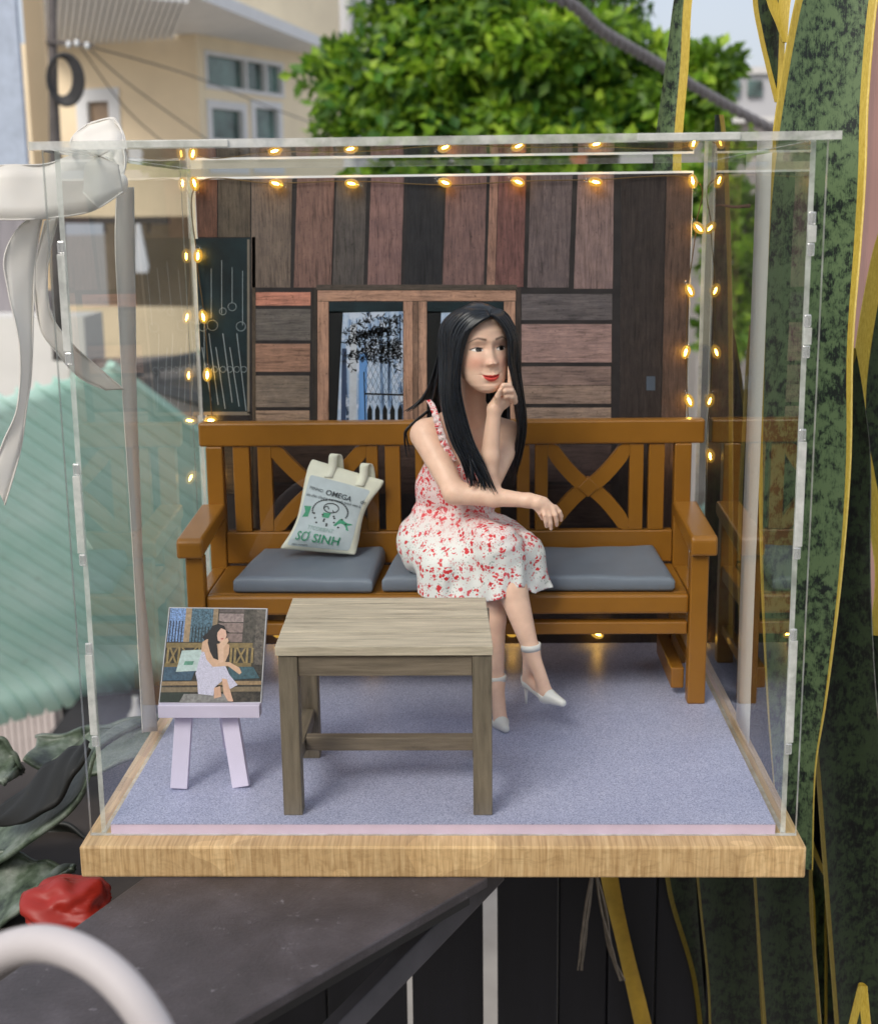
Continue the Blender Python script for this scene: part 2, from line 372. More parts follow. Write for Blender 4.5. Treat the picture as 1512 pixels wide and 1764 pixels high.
# ------------------------------------------------------------------ leafy trees
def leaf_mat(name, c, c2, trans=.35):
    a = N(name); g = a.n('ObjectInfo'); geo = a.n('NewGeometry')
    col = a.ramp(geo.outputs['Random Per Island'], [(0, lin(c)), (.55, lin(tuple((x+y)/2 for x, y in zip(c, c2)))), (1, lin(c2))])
    vv = a.coords((.01, .01, .01)); fn_ = a.noise(vv, 4.5, 3, .6); col = a.mix(a.ramp(fn_, [(.42, (.8,)*3), (.55, (0,)*3)]), col, a.ramp(geo.outputs['Random Per Island'], [(0, lin((26, 62, 28))), (1, lin((66, 112, 44)))]))  # noise clumps of dark green paint the crown's shaded hollows into leaf colour
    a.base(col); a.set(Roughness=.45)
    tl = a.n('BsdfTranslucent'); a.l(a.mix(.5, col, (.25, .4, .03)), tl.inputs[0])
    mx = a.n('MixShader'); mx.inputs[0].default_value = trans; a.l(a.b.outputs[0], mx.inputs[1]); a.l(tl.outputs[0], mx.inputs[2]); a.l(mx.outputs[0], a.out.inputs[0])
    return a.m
def leaf_cloud(m, centers, n, L, W, shell=.55):
    C = np.array([c[:3] for c in centers]); R_ = np.array([c[3:6] for c in centers]); wts = np.prod(R_, axis=1)**(2/3); wts /= wts.sum()
    idx = rng.choice(len(C), n, p=wts); d = rng.normal(size=(n, 3)); d /= np.linalg.norm(d, axis=1)[:, None]
    rr = shell+(1.05-shell)*rng.random(n)**.6
    P = C[idx]+d*R_[idx]*rr[:, None]
    ax = rng.normal(size=(n, 3))+d*.8+np.array([0, 0, -.2]); ax /= np.linalg.norm(ax, axis=1)[:, None]
    nn = d*.7+np.array([0, -.15, .8])+rng.normal(size=(n, 3))*.5; sd_ = np.cross(ax, nn); sd_ /= np.linalg.norm(sd_, axis=1)[:, None]; up = np.cross(sd_, ax)
    ls = L*(.6+.7*rng.random(n))[:, None]; ws = W*(.6+.7*rng.random(n))[:, None]
    V = np.stack([P, P+ax*ls*.5+sd_*ws*.5+up*ws*.12, P+ax*ls, P+ax*ls*.5-sd_*ws*.5+up*ws*.12], 1).reshape(-1, 3)
    F = [(4*i, 4*i+1, 4*i+2, 4*i+3) for i in range(n)]
    m.add(V, F)
def clumpy(cl, k=5, f=.34):
    out = [tuple(list(c[:3])+[q*.86 for q in c[3:]]) for c in cl]
    for c in cl:
        for _ in range(k):
            d_ = rng.normal(size=3); d_ /= np.linalg.norm(d_); g_ = rng.uniform(.8, 1.3); ff = f*rng.uniform(.6, 1.2)
            out.append((c[0]+d_[0]*c[3]*.85*g_, c[1]+d_[1]*c[4]*.85*g_, c[2]+d_[2]*c[5]*.85*g_, c[3]*ff, c[4]*ff, c[5]*ff))
    return out
def pc(px, py, y, rx, rz, ry=None):
    p = at(px, py, y=y); k = (y+56)/FPX; return (*p, rx*k, (ry or (rx+rz)/2)*k, rz*k)
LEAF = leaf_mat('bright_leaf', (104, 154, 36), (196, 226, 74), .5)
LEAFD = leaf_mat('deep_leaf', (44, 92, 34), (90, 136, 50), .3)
tree = thing('leafy_tree', 'bright green leafy tree behind the case, filling the top middle', 'tree', (70, 700, -420))
trunk = MB(); trunk.tube(crom([(70, 715, -420), (66, 712, -200), (72, 708, -20), (60, 705, 60)], 14), np.linspace(14, 7, 14), 12)
trunk.build('trunk', woodm('bark', (96, 80, 66), 2, .2, .3), tree, True)
for (x, z) in ((10, 120), (130, 110), (60, 160), (-30, 60), (170, 50)):
    MB().tube(crom([(66, 708, 20), ((x+66)/2, 704, (z+40)/2+10), (x, 700, z)], 8), np.linspace(5, 1.2, 8), 7).build('limb', _mc['bark'], tree, True)
cl = [pc(840, 60, 700, 190, 130), pc(700, 130, 690, 130, 100), pc(960, 110, 690, 170, 120), pc(620, 190, 700, 80, 60), pc(1080, 150, 700, 130, 100),
      pc(760, 230, 680, 160, 80), pc(980, 240, 680, 190, 80), pc(720, 10, 710, 120, 90), pc(900, -60, 710, 160, 100), pc(1150, 220, 700, 90, 90), pc(540, 130, 720, 34, 22), pc(590, 110, 720, 40, 40),
      pc(1060, 260, 690, 220, 110), pc(820, 330, 690, 260, 120), pc(1200, 190, 720, 55, 80)]
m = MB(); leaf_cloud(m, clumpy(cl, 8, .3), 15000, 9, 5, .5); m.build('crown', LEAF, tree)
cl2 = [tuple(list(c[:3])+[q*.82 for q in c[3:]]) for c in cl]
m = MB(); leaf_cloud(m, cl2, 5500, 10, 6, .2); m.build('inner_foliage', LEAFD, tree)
t2 = thing('small_tree', 'blurred green tree seen through the right side of the case', 'tree', (250, 640, -420))
MB().tube([(245, 660, -420), (240, 655, -100)], [8, 5], 9).build('trunk', _mc['bark'], t2, True)
cl = [pc(1225, 120, 650, 45, 45), pc(1265, 430, 640, 60, 110), pc(1250, 560, 640, 50, 80), pc(1210, 330, 640, 60, 70), pc(1230, 180, 660, 30, 60)]
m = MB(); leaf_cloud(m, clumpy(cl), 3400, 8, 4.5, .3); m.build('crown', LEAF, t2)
t3 = thing('sparse_treetop', 'sparse dark twiggy treetop against the sky above the cable', 'tree', at(1075, 60, y=760))
m = MB(); leaf_cloud(m, [pc(1075, 15, 760, 42, 34)], 240, 7, 3.5, .2); m.build('crown', LEAFD, t3)
m = MB(); 
for k in range(9):
    a = rng.random()*6.28; e = at(1075+42*math.cos(a), 15+32*math.sin(a), y=760); m.tube([at(1060, 150, y=760), at(1070, 60, y=760), e], [1.2, .9, .4], 5)
m.build('twigs', _mc['bark'], t3)
# brick chimney behind the tree, pale far buildings at the right
m = MB(); a = at(985, 30, y=900); b = at(1022, -60, y=900); m.box((a[0], 900, -420), (b[0], 930, b[2])); tag(m.build('brick_pier', plain('brick_orange', (176, 110, 78), .9, .2, .1, 0)), 'orange brick pier poking up behind the tree', 'pier')
far = thing('far_pale_building', 'far pale grey building at the right under the sky', 'building', (500, 2600, -420))
m = MB(); a = at(1188, 190, y=2600); b = at(1420, 60, y=2600); m.box((a[0], 2600, -420), (b[0], 3000, at(1250, 118, y=2600)[2])); m.build('wall', plain('far_render', (190, 190, 192), .9, .1, .004, 0), far)
m = MB(); m.box((a[0]-20, 2590, at(1250, 128, y=2600)[2]), (b[0], 3010, at(1250, 116, y=2600)[2])); m.build('roof_slab', plain('far_trim', (214, 212, 208), .9, .05, .01, 0), far)
for px in (1225, 1262, 1300):
    a = at(px, 150, y=2595); MB().box((a[0]-13, 2592, a[2]-16), (a[0]+13, 2599, a[2]+12)).build('window', GLS, far)
far2 = thing('mid_grey_house', 'mid grey wall with pinkish render behind the right glass', 'house', (320, 1300, -420))
m = MB(); a = at(1205, 400, y=1300); b = at(1330, 300, y=1300); m.box((a[0], 1300, -420), (b[0], 1500, at(1250, 205, y=1300)[2])); m.build('wall', plain('mid_render', (168, 160, 156), .9, .15, .01, 0), far2)
m = MB(); m.box((a[0]-8, 1290, at(1250, 212, y=1300)[2]), (b[0], 1510, at(1250, 202, y=1300)[2])); m.build('coping', _mc[('far_trim',)], far2)

# ------------------------------------------------------------------ green corrugated roof
FL, FR, NR, NL = at(-760, 905, y=500), at(190, 632, y=560), at(700, 1020, y=700), at(-120, 1232, y=640)
nu, nv = 420, 26; V = []; NRIB = 28
for j in range(nv):
    v_ = j/(nv-1)
    for i in range(nu):
        u = i/(nu-1); p = (FL*(1-u)+FR*u)*(1-v_)+(NL*(1-u)+NR*u)*v_
        q = abs(((u*NRIB) % 1)-.5)*2; rib = max(0, (q-.70)/.30); rib = rib*rib*(3-2*rib)
        p = p+np.array([0, 0, 3.4*rib])
        if v_ > .9: t = (v_-.9)/.1; p = p+np.array([3*t, 3*t, -16*t*t])
        V.append(p)
F = [(j*nu+i, j*nu+i+1, (j+1)*nu+i+1, (j+1)*nu+i) for j in range(nv-1) for i in range(nu-1)]
roof = thing('green_roof', 'mint green corrugated metal roof below, left of the case', 'roof', NL)
a = N('mint_metal'); v = a.coords((.02, .02, .02)); f = a.noise(v, 1.2, 5, .6); f2 = a.noise(v, 9, 4, .7)
col = a.ramp(f, [(.3, lin((178, 224, 208))), (.7, lin((206, 240, 228)))]); col = a.mix(a.ramp(f2, [(.62, (0,)*3), (.78, (.5,)*3)]), col, lin((120, 110, 88)))
a.base(col); a.set(Roughness=.5); MINT = a.m
MB().add(V, F).build('corrugated_sheet', MINT, roof, True, solid=.4)
for k, v_ in enumerate((.36, .72)):
    p = (FL*(1-v_)+NL*v_)+[0, 0, 3.0]; q = (FR*(1-v_)+NR*v_)+[0, 0, 3.0]
    MB().beam(p, q, 2.2, .5).build('overlap_seam', plain('mint_seam', (112, 160, 146), .6, .15, .1, 0), roof)
MB().beam(FR+[0, 0, 1.2], NR+[0, 0, 1.2], 6, 3).build('verge_trim', MINT, roof)
# wall with ribbed white shutter under the roof + dark panel painted as shop interior shade
shp = thing('shop_front', 'shop front under the green roof, dark panel for interior shade, pale ribbed shutter', 'building', (-200, 760, -420))
a = at(-260, 1180, y=760); b = at(92, 1180, y=760); MB().box((a[0], 764, -420), (b[0], 770, a[2]+30)).build('shutter_back', plain('pinkish_white', (196, 184, 180), .8, .1, .05, 0), shp)
n_ = 30
for i in range(n_):
    x = a[0]+(b[0]-a[0])*(i+.5)/n_; MB().box((x-1.8, 758, -420), (x+1.8, 764, a[2]+26)).build('slat', _mc[('pinkish_white',)], shp)
e = at(620, 1100, y=770); MB().box((b[0], 772, -420), (e[0], 778, a[2]+60)).build('interior_shade_panel', plain('shop_dark', (52, 48, 52), .9, .5, .02, 0), shp)  # solid panel; its dark colour is the shade inside the shop
m = MB(); P0 = at(236, 1245, y=600); m.tube([P0+[0, 0, z] for z in (-7, -6.5, 4, 7, 11, 14)], [3.9, 4.4, 4.4, 2.4, 1.6, 1.6], 14)
tag(m.build('pale_bottle', plain('pale_plastic', (186, 182, 182), .5, .05, 1, 0), None, True), 'blurred pale bottle standing in front of the dark shop panel', 'bottle')
MB().box((P0[0]-46, 585, P0[2]-12), (P0[0]+120, 700, P0[2]-7.2)).build('counter', _mc[('shop_dark',)], shp)

# pinkish wall behind the plants, right edge
m = MB(); a = at(1478, 700, y=190); b = at(1820, 300, y=190); m.box((a[0], 190, -420), (b[0], 205, 75))
tag(m.build('mauve_wall', plain('mauve_render', (158, 124, 116), .9, .08, .05, .1)), 'pinkish brown wall behind the snake plants at the right edge', 'wall')
# white blurred hanging cloth on the balcony
m = MB(); P0 = at(237, 385, y=1440); 
pts = [(-2.5, 0), (2.5, 0), (9, -46), (7, -52), (-6, -52), (-6, -40)]
m.prism([P0+[x, 0, z_] for x, z_ in pts], (0, 5, 0)); tag(m.build('white_cloth', plain('white_towel', (232, 234, 240), .9, .05, .3, .3, 1.0), None, bevel=1.0), 'small white cloth hanging from the balcony rail', 'cloth')

# ================================================================== LEDGE, DARK BOARDS
ZB = -1.46                                     # underside of the wooden base
DKW = woodm('dark_stained_wood', (56, 52, 55), 0, .12, .25, .55, .7, .3)
led = thing('ledge_beam', 'wide dark grey wooden ledge that carries the display case', 'ledge', at(500, 1600, z=ZB-.3))
A = at(243, 1515, z=ZB); B = at(-40, 1718, z=ZB); C = at(835, 1515, z=ZB); D = at(380, 1776, z=ZB)
dirL = (B-A)/np.linalg.norm(B-A); dirR = (D-C)/np.linalg.norm(D-C)
A2, B2, C2, D2 = A-dirL*22, A+dirL*34, C-dirR*3, C+dirR*34
C2 = C-dirR*.2
a = N('ledge_top'); v = a.coords((1, 1, 1)); f = a.noise(v, .35, 6, .65); f2 = a.noise(v, 6, 4, .7); f3 = a.noise(v, 1.6, 5, .75)
col = a.ramp(f, [(.3, lin((58, 53, 54))), (.5, lin((69, 63, 65))), (.7, lin((84, 78, 81)))]); col = a.mix(a.ramp(f3, [(.62, (0,)*3), (.72, (.5,)*3)]), col, lin((150, 146, 150)))
col = a.mix(.4, col, a.ramp(f2, [(.3, (.6,)*3), (.7, (1.2,)*3)]), 'MULTIPLY'); a.base(col); a.set(Roughness=.5); a.bump(a.math('ADD', f3, f2), .4, .06); LT = a.m
MB().prism([A2, B2, D2, C2], (0, 0, -.5)).build('top_plank', LT, led, bevel=.08)
# dark face board below the right side of the plank and a slanted lighter brace
q = np.array([0, 0, -.5]); off = np.array([.6, 0, 0])
MB().prism([C2+q+[-.8, 0, 0], D2+q+[-.8, 0, 0], D2+q+[-.8, 0, -.8], C2+q+[-.8, 0, -.8]], (-2.0, 0, 0)).build('fascia_board', plain('near_black_paint', (18, 17, 19), .5, .3, .5, .2), led)
br = MB(); br.beam(at(850, 1500, y=2.6), at(500, 1860, y=-7.5), 1.0, 1.0, up=(0, 1, 0)); tag(br.build('brace', plain('brace_grey', (84, 80, 82), .6, .25, .4, .2), bevel=.1), 'slanted dark grey brace rail below the case', 'brace')
fen = thing('board_fence', 'near black vertical board fence under the case', 'fence', (8, 22, -120))
BLK = plain('black_boards', (20, 20, 26), .55, .45, .4, .3, .05, stretch=(1, 1, .08))
ed = [(300, 420), (422, 560), (562, 698), (709, 832), (857, 960), (962, 1046), (1048, 1128), (1130, 1215), (1217, 1300), (1302, 1400), (1402, 1500), (1502, 1640)]
for i, (x0, x1) in enumerate(ed):
    p = at(x0, 1640, y=24+.3*(i % 2)); q = at(x1, 1640, y=24+.3*(i % 2))
    MB().box((p[0], p[1], -70), (q[0], p[1]+1.4, -4.2)).build('board', BLK, fen, bevel=.1)
p = at(560, 1640, y=25.8); q = at(1640, 1640, y=25.8)
MB().box((p[0], 25.8, -7), (q[0], 27.2, -4.4)).build('rail', BLK, fen)
MB().box((q[0]-.5, 27.3, -60), (q[0]+1.8, 29, 62)).build('post', BLK, fen)

# ================================================================== WOODEN BASE + CASE
W2, H, D = 15.0, 29.43, 26.28; BX = 15.74; BY = -1.08
a = N('pine_base'); v = a.coords((1, 1, 1)); vs = a.coords((5.2, .2, .3)); vb = a.coords((.12, .12, .12)); fy = a.coords((.7, .05, 1.4))
f1 = a.noise(vs, 1.6, 5, .6, .4); f2 = a.noise(v, .45, 3); f3 = a.noise(fy, 1.2, 5, .7, 1.5); f4 = a.noise(vb, 2.2, 1)
col = a.ramp(f1, [(.3, lin((176, 142, 96))), (.5, lin((206, 174, 126))), (.7, lin((226, 198, 150)))])
col = a.mix(.6, col, a.ramp(f3, [(.3, (.62, .58, .5)), (.5, (1, 1, 1)), (.75, (1.12, 1.1, 1.05))]), 'MULTIPLY')
col = a.mix(.6, col, a.ramp(f4, [(.4, (.82, .78, .72)), (.6, (1.12, 1.1, 1.05))], 'CONSTANT'), 'MULTIPLY')
a.base(col); a.set(Roughness=.42); a.bump(f1, .08, .02); PINE = a.m
tag(MB().box((-BX, BY, ZB), (BX, D+1.0, 0)).build('wooden_base', PINE, None, bevel=.1, loc=(0, 12, ZB)), 'pale pine wooden base board under the acrylic case', 'base')
mt = thing('floor_mat', 'speckled grey blue felt floor board with a lavender edge inside the case', 'floor mat', (0, 12, .01))
a = N('speckled_felt'); v = a.coords((1, 1, 1)); f = a.noise(v, 15, 2, .7); f2 = a.noise(v, .3, 3); vo = a.n('TexVoronoi'); vo.inputs['Scale'].default_value = 16; a.l(v, vo.inputs['Vector'])
col = a.ramp(f, [(.34, lin((132, 136, 162))), (.45, lin((164, 168, 196))), (.57, lin((184, 187, 212))), (.70, lin((214, 216, 232)))])
col = a.mix(.5, col, a.ramp(f2, [(.3, (.86, .86, .9)), (.7, (1.08, 1.06, 1.04))]), 'MULTIPLY'); a.base(col); a.set(Roughness=.42); a.b.inputs['Specular IOR Level'].default_value = .45
a.bump(f, .25, .03); FELT = a.m
LAV = plain('lavender_foam', (216, 198, 220), .6, .06, .8, .1)
MB().box((-14.64, .16, .01), (14.64, D-.2, .46)).build('foam_core', LAV, mt)
MB().box((-14.64, .15, .462), (14.64, D-.2, .5)).build('felt_top', FELT, mt)

def panel(name, lo, hi, thin, parent, inner=0):
    m = MB(); m.box(lo, hi)
    m.m = [0]*6
    # faces order: -x,+x,-y,+y,-z,+z
    fa = {'x': (0, 1), 'y': (2, 3), 'z': (4, 5)}[thin]
    m.m = [(0 if i == fa[inner] else 2) if i in fa else 1 for i in range(6)]
    o = m.build(name, [ACR, ACE, ACO], parent, bevel=0); return o
case = thing('display_case', 'clear acrylic display case with slotted edges on the pine base', 'display case', (0, 12, 0))
FX = 15.53
panel('front_panel', (-FX, -.02, .02), (FX, .26, H-.01), 'y', case, 0)
panel('back_panel', (-FX, D, .02), (FX, D+.28, H-.01), 'y', case)
panel('side_panel', (-W2-.11, .275, .02), (-W2+.11, D-.01, H-.01), 'x', case, 1)
panel('side_panel', (W2-.11, .275, .02), (W2+.11, D-.01, H-.01), 'x', case, 0)
panel('lid', (-15.95, -.35, H), (15.95, D+.6, H+.33), 'z', case)
TAB = N('acrylic_tab'); TAB.t.nodes.remove(TAB.b)
g_ = TAB.n('BsdfGlossy'); g_.inputs['Roughness'].default_value = .15; df = TAB.n('BsdfDiffuse'); df.inputs[0].default_value = (.8, .82, .8, 1); tr = TAB.n('BsdfTransparent')
m1 = TAB.n('MixShader'); m1.inputs[0].default_value = .35; TAB.l(tr.outputs[0], m1.inputs[1]); TAB.l(df.outputs[0], m1.inputs[2])
m2 = TAB.n('MixShader'); m2.inputs[0].default_value = .25; TAB.l(m1.outputs[0], m2.inputs[1]); TAB.l(g_.outputs[0], m2.inputs[2]); TAB.l(m2.outputs[0], TAB.out.inputs[0]); TAB = TAB.m
for sx, lst in ((-1, ((430, 600), (815, 950), (1125, 1265))), (1, ((395, 425), (570, 600), (765, 945), (1105, 1280)))):
    for (y0, y1) in lst:
        z1, z0 = at(756, y0, y=0)[2], at(756, y1, y=0)[2]
        MB().box((sx*W2-.17+sx*.03, -.10, z0), (sx*W2+.17+sx*.03, -.022, z1)).build('slot_tab', ACE, case, bevel=.04)
        for zz in (z0-.27, z1+.27):
            MB().box((sx*W2-.15, -.13, zz-.26), (sx*W2+.15, -.022, zz+.26)).build('slot_end', TAB, case, bevel=.06)
# lid side tabs
for x in (-10, 10):
    MB().box((x-2, -.5, H+.02), (x+2, -.36, H+.31)).build('slot_tab', ACE, case, bevel=.03)

# ================================================================== PRINTED BACKDROP
YB = D-.25
bd = thing('printed_backdrop', 'printed photo backdrop of a weathered plank wall with windows behind the bench', 'backdrop', (0, YB, .5))
PAPER = plain('white_card', (244, 244, 242), .6, .02, 1, 0)
xl, xr = -14.62, 14.2; ztop = at(700, 304, y=YB)[2]
MB().box((xl-.06, YB+.02, .5), (xr+.06, YB+.2, ztop+.13)).build('card', PAPER, bd)
MB().box((xl, YB-.01, .5), (xr, YB+.02, ztop)).build('dark_ground', plain('print_dark', (44, 40, 40), .45, .4, 1, .1), bd)
def XZ(px, py): p = at(px, py, y=YB); return p[0], p[2]
def printed(name, pts, c, axis=2, dep=.03, tone=.0, key=None, rough=.4):
    """piece of the print, px outline"""
    P = []
    for (x, y) in pts:
        X_, Z_ = XZ(x, y); P.append([min(max(X_, xl), xr), YB-.011, min(Z_, ztop)])
    lum = .3*c[0]+.5*c[1]+.2*c[2]; c = tuple(int((q*.74+lum*.26)*g_) for q, g_ in zip(c, (1.02, .98, .9)))
    nm = 'print_%d_%d_%d_%d' % (*c, axis)
    mt_ = woodm(nm, tuple(min(255, int(q*1.18+6)) for q in c), axis, 2.2, .42, .42, .22, .25, .4, .9)
    return MB().prism(P, (0, -dep, 0)).build(name, mt_, bd)
def PR(x0, y0, x1, y1, c, axis, name='printed_plank', xb0=None, xb1=None, dep=.03):
    xb0 = x0 if xb0 is None else xb0; xb1 = x1 if xb1 is None else xb1
    return printed(name, [(x0, y0), (x1, y0), (xb1, y1), (xb0, y1)], c, axis, dep)
T0 = 300
def dk(c, k=.8): return tuple(int(x*k) for x in c)
for a_ in [(326, T0, 374, 408, (96, 64, 54), None, None), (376, T0, 431, 408, (78, 72, 66), None, None), (433, T0, 503, 495, (100, 88, 86), 433, 500),
           (512, T0, 576, 495, (112, 84, 84), 506, 570), (580, T0, 632, 491, (74, 72, 76), 573, 626), (639, T0, 696, 490, (116, 88, 92), 633, 690), (702, T0, 766, 490, (36, 38, 46), 696, 759),
           (769, T0, 838, 490, (108, 82, 86), 762, 833), (844, T0, 858, 490, (140, 104, 98), 838, 852), (859, T0, 906, 494, (104, 68, 72), 853, 901), (914, T0, 986, 495, (90, 80, 90), 908, 979),
           (995, T0, 1057, 497, (116, 96, 106), 988, 1055), (1070, T0, 1146, 1110, (48, 42, 44), 1064, 1128), (1148, T0, 1222, 1110, (80, 62, 60), 1130, 1215),
           (434, 408, 440, 1110, (76, 66, 58), 436, 442)]:
    PR(a_[0], a_[1], a_[2], a_[3], a_[4], 2, xb0=a_[5], xb1=a_[6])
for a_ in [(441, 503, 535, 526, (176, 112, 100)), (441, 532, 535, 586, (88, 86, 90)), (440, 592, 534, 640, (140, 104, 92)), (440, 647, 533, 701, (112, 102, 98)), (440, 707, 533, 760, (146, 122, 108)),
           (898, 506, 1054, 551, (84, 80, 92)), (898, 558, 1053, 624, (140, 112, 118)), (898, 631, 1052, 663, (118, 98, 100)), (898, 664, 1052, 695, (128, 108, 106)), (898, 702, 1052, 760, (134, 116, 110)),
           (441, 766, 640, 830, (62, 48, 46)), (441, 835, 640, 905, (50, 40, 40)), (645, 766, 800, 850, (74, 58, 58)), (898, 766, 1052, 830, (72, 60, 64)), (898, 835, 1052, 905, (58, 46, 48)),
           (360, 760, 436, 850, (66, 58, 48)), (360, 910, 700, 980, (50, 40, 38)), (700, 910, 1052, 980, (52, 42, 42)), (370, 985, 640, 1040, (40, 38, 36)), (645, 985, 1052, 1040, (64, 52, 54)), (370, 1045, 700, 1110, (46, 36, 34)), (704, 1045, 1052, 1075, (58, 48, 52)), (704, 1078, 1052, 1110, (44, 34, 34))]:
    PR(*a_[:4], a_[4], 0)
# window frame of the print
FRM = (160, 122, 106)
for q_ in [(545, 490, 890, 499, (72, 64, 62), 0), (538, 495, 545, 760, (50, 46, 46), 2), (889, 495, 897, 760, (56, 50, 50), 2),
           (547, 500, 888, 518, FRM, 0), (547, 519, 566, 760, FRM, 2), (695, 519, 711, 760, FRM, 2), (712, 519, 720, 760, (120, 92, 82), 2), (721, 519, 735, 760, (166, 128, 114), 2), (868, 519, 887, 760, FRM, 2)]:
    PR(q_[0], q_[1], q_[2], q_[3], q_[4], q_[5], 'printed_frame', dep=.045)
# panes: print of bright yard behind
a = N('print_pane'); tc = a.coords((1, 1, 1)); sp = a.n('SeparateXYZ'); a.l(tc, sp.inputs[0]); f = a.noise(tc, .9, 4, .7); vstripe = a.coords((2.6, 1, .12)); f2 = a.noise(vstripe, 1.3, 2)
col = a.ramp(f2, [(.36, lin((52, 66, 88))), (.42, lin((122, 150, 186))), (.55, lin((184, 200, 220))), (.66, lin((140, 166, 198)))])
col = a.mix(a.ramp(f, [(.42, (1,)*3), (.5, (0,)*3)]), col, lin((196, 206, 222))); a.base(col); a.set(Roughness=.35); PANE = a.m
def patch(name, pts, mat, parent=bd, dep=.012, dy=0):
    P = [[XZ(x, y)[0], YB-.011-dy, XZ(x, y)[1]] for x, y in pts]; return MB().prism(P, (0, -dep, 0)).build(name, mat, parent)
TEAL = plain('print_teal', (24, 40, 44), .4, .5, .5, 0); INK = plain('print_ink', (16, 18, 18), .45, .2, 2, 0)
BLU = plain('print_blue', (104, 152, 210), .4, .2, .6, 0, stretch=(2, 1, .2)); PWH = plain('print_pale', (190, 196, 204), .4, .1, 2, 0)
for (x0, x1) in ((567, 694), (736, 867)):
    p_ = patch('printed_pane', [(x0, 520), (x1, 520), (x1, 760), (x0, 760)], PANE)
    patch('printed_shade', [(x0, 520), (x1, 520), (x1, 536), (x0, 539)], TEAL, p_, .004, .0125)
    patch('printed_shade', [(x0, 536), (x0+24, 536), (x0+18, 640), (x0+12, 760), (x0, 760)], INK, p_, .004, .0125)
    patch('printed_post', [(x0+52, 610), (x0+66, 606), (x0+64, 760), (x0+50, 760)], BLU, p_, .004, .0125)
    patch('printed_post', [(x0+22, 600), (x0+30, 600), (x0+28, 760), (x0+20, 760)], plain('print_navy', (50, 66, 96)), p_, .004, .0125)
    patch('printed_post', [(x0+36, 560), (x0+48, 556), (x0+46, 760), (x0+34, 760)], PWH, p_, .004, .0125)
    m = MB()         # pickets, chain link and twigs of the print
    def stroke(a_, b_, w_):
        p0 = np.array([XZ(*a_)[0], 0, XZ(*a_)[1]]); p1 = np.array([XZ(*b_)[0], 0, XZ(*b_)[1]]); d_ = p1-p0; L_ = np.linalg.norm(d_)
        if L_ < 1e-6: return
        n_ = np.array([-d_[2], 0, d_[0]])/L_*w_*.0175; y_ = np.array([0, YB-.029, 0]); m.add([p0-n_+y_, p0+n_+y_, p1+n_+y_, p1-n_+y_], [(0, 1, 2, 3)])
    for k in range(5):
        xx = x0+70+k*13
        if xx < x1-3: m.add([[XZ(x_, y_)[0], YB-.029, XZ(x_, y_)[1]] for x_, y_ in ((xx-4, 760), (xx+4, 760), (xx+4, 706), (xx, 696), (xx-4, 706))], [(0, 1, 2, 3, 4)])
    stroke((x0+62, 678), (x1, 680), 3); stroke((x0+60, 640), (x0+63, 760), 2)
    for k in range(-16, 22):
        for sg in (1, -1):
            ax_ = x0+62+k*9; a_ = [ax_, 598]; b_ = [ax_+sg*45, 694]
            t0 = 0; t1 = 1
            lo, hi = x0+62, x1
            if sg > 0: t0 = max(0, (lo-ax_)/45); t1 = min(1, (hi-ax_)/45)
            else: t0 = max(0, (ax_-hi)/45); t1 = min(1, (ax_-lo)/45)
            if t1 > t0: stroke((ax_+sg*45*t0, 598+96*t0), (ax_+sg*45*t1, 598+96*t1), .5)
    m.build('printed_fence', INK, p_)
    m = MB()
    for k in range(40):
        px_, py_ = x0+random.uniform(0, 110), random.uniform(548, 632); an = random.uniform(-.5, .4)
        for s_ in range(7):
            nx, ny = px_+random.uniform(7, 15)*math.cos(an), py_+random.uniform(7, 13)*math.sin(an); an += random.uniform(-.45, .45)
            if nx > x1 or ny > 640 or ny < 542: break
            stroke((px_, py_), (nx, ny), .8)
            for q_ in range(5):
                la = an+random.choice((-1, 1))*random.uniform(.4, 1.3); ex, ey = nx+7*math.cos(la), ny+7*math.sin(la)
                if x0+1 < ex < x1 and ey > 538: stroke((nx, ny), (ex, ey), 1.2)
            px_, py_ = nx, ny
    m.build('printed_branches', INK, p_)
# dark window of the print with hanging ornaments
dw = patch('printed_dark_window', [(336, 411), (431, 409), (430, 712), (350, 715)], TEAL)
m = MB()
for k, (x, y0, y1) in enumerate(((364, 462, 548), (382, 448, 540), (400, 460, 522), (418, 466, 560), (352, 540, 640))): stroke((x, y0), (x, y1), .9)
for (cx, cy_, r) in ((366, 560, 9), (384, 536, 6), (400, 528, 7), (415, 562, 8), (350, 562, 8), (384, 636, 5), (396, 636, 5), (408, 636, 5), (420, 636, 5), (370, 636, 5)):
    for k in range(14):
        a_, b_ = 2*math.pi*k/14, 2*math.pi*(k+1)/14; stroke((cx+r*math.cos(a_), cy_+r*math.sin(a_)), (cx+r*math.cos(b_), cy_+r*math.sin(b_)), .7)
for k in range(6):
    x = 348+k*12; stroke((x, 598-(k % 2)*24), (x+16, 690+(k*7) % 18), 1.3)
m.build('printed_ornaments', plain('print_grey_line', (150, 160, 164), .4, .1, 1, 0), dw)
patch('printed_frame', [(426, 412), (430, 412), (430, 712), (426, 712)], plain('print_sill', (120, 112, 100), .5, .1, 1, 0), dw, .006, .0125)
patch('printed_frame', [(350, 709), (430, 709), (430, 715), (350, 715)], _mc[('print_sill',)], dw, .006, .0125)
patch('printed_latch', [(1113, 648), (1128, 648), (1128, 672), (1113, 672)], plain('print_slate', (76, 86, 100), .5, .1, 1, 0), bd, .012, .035)

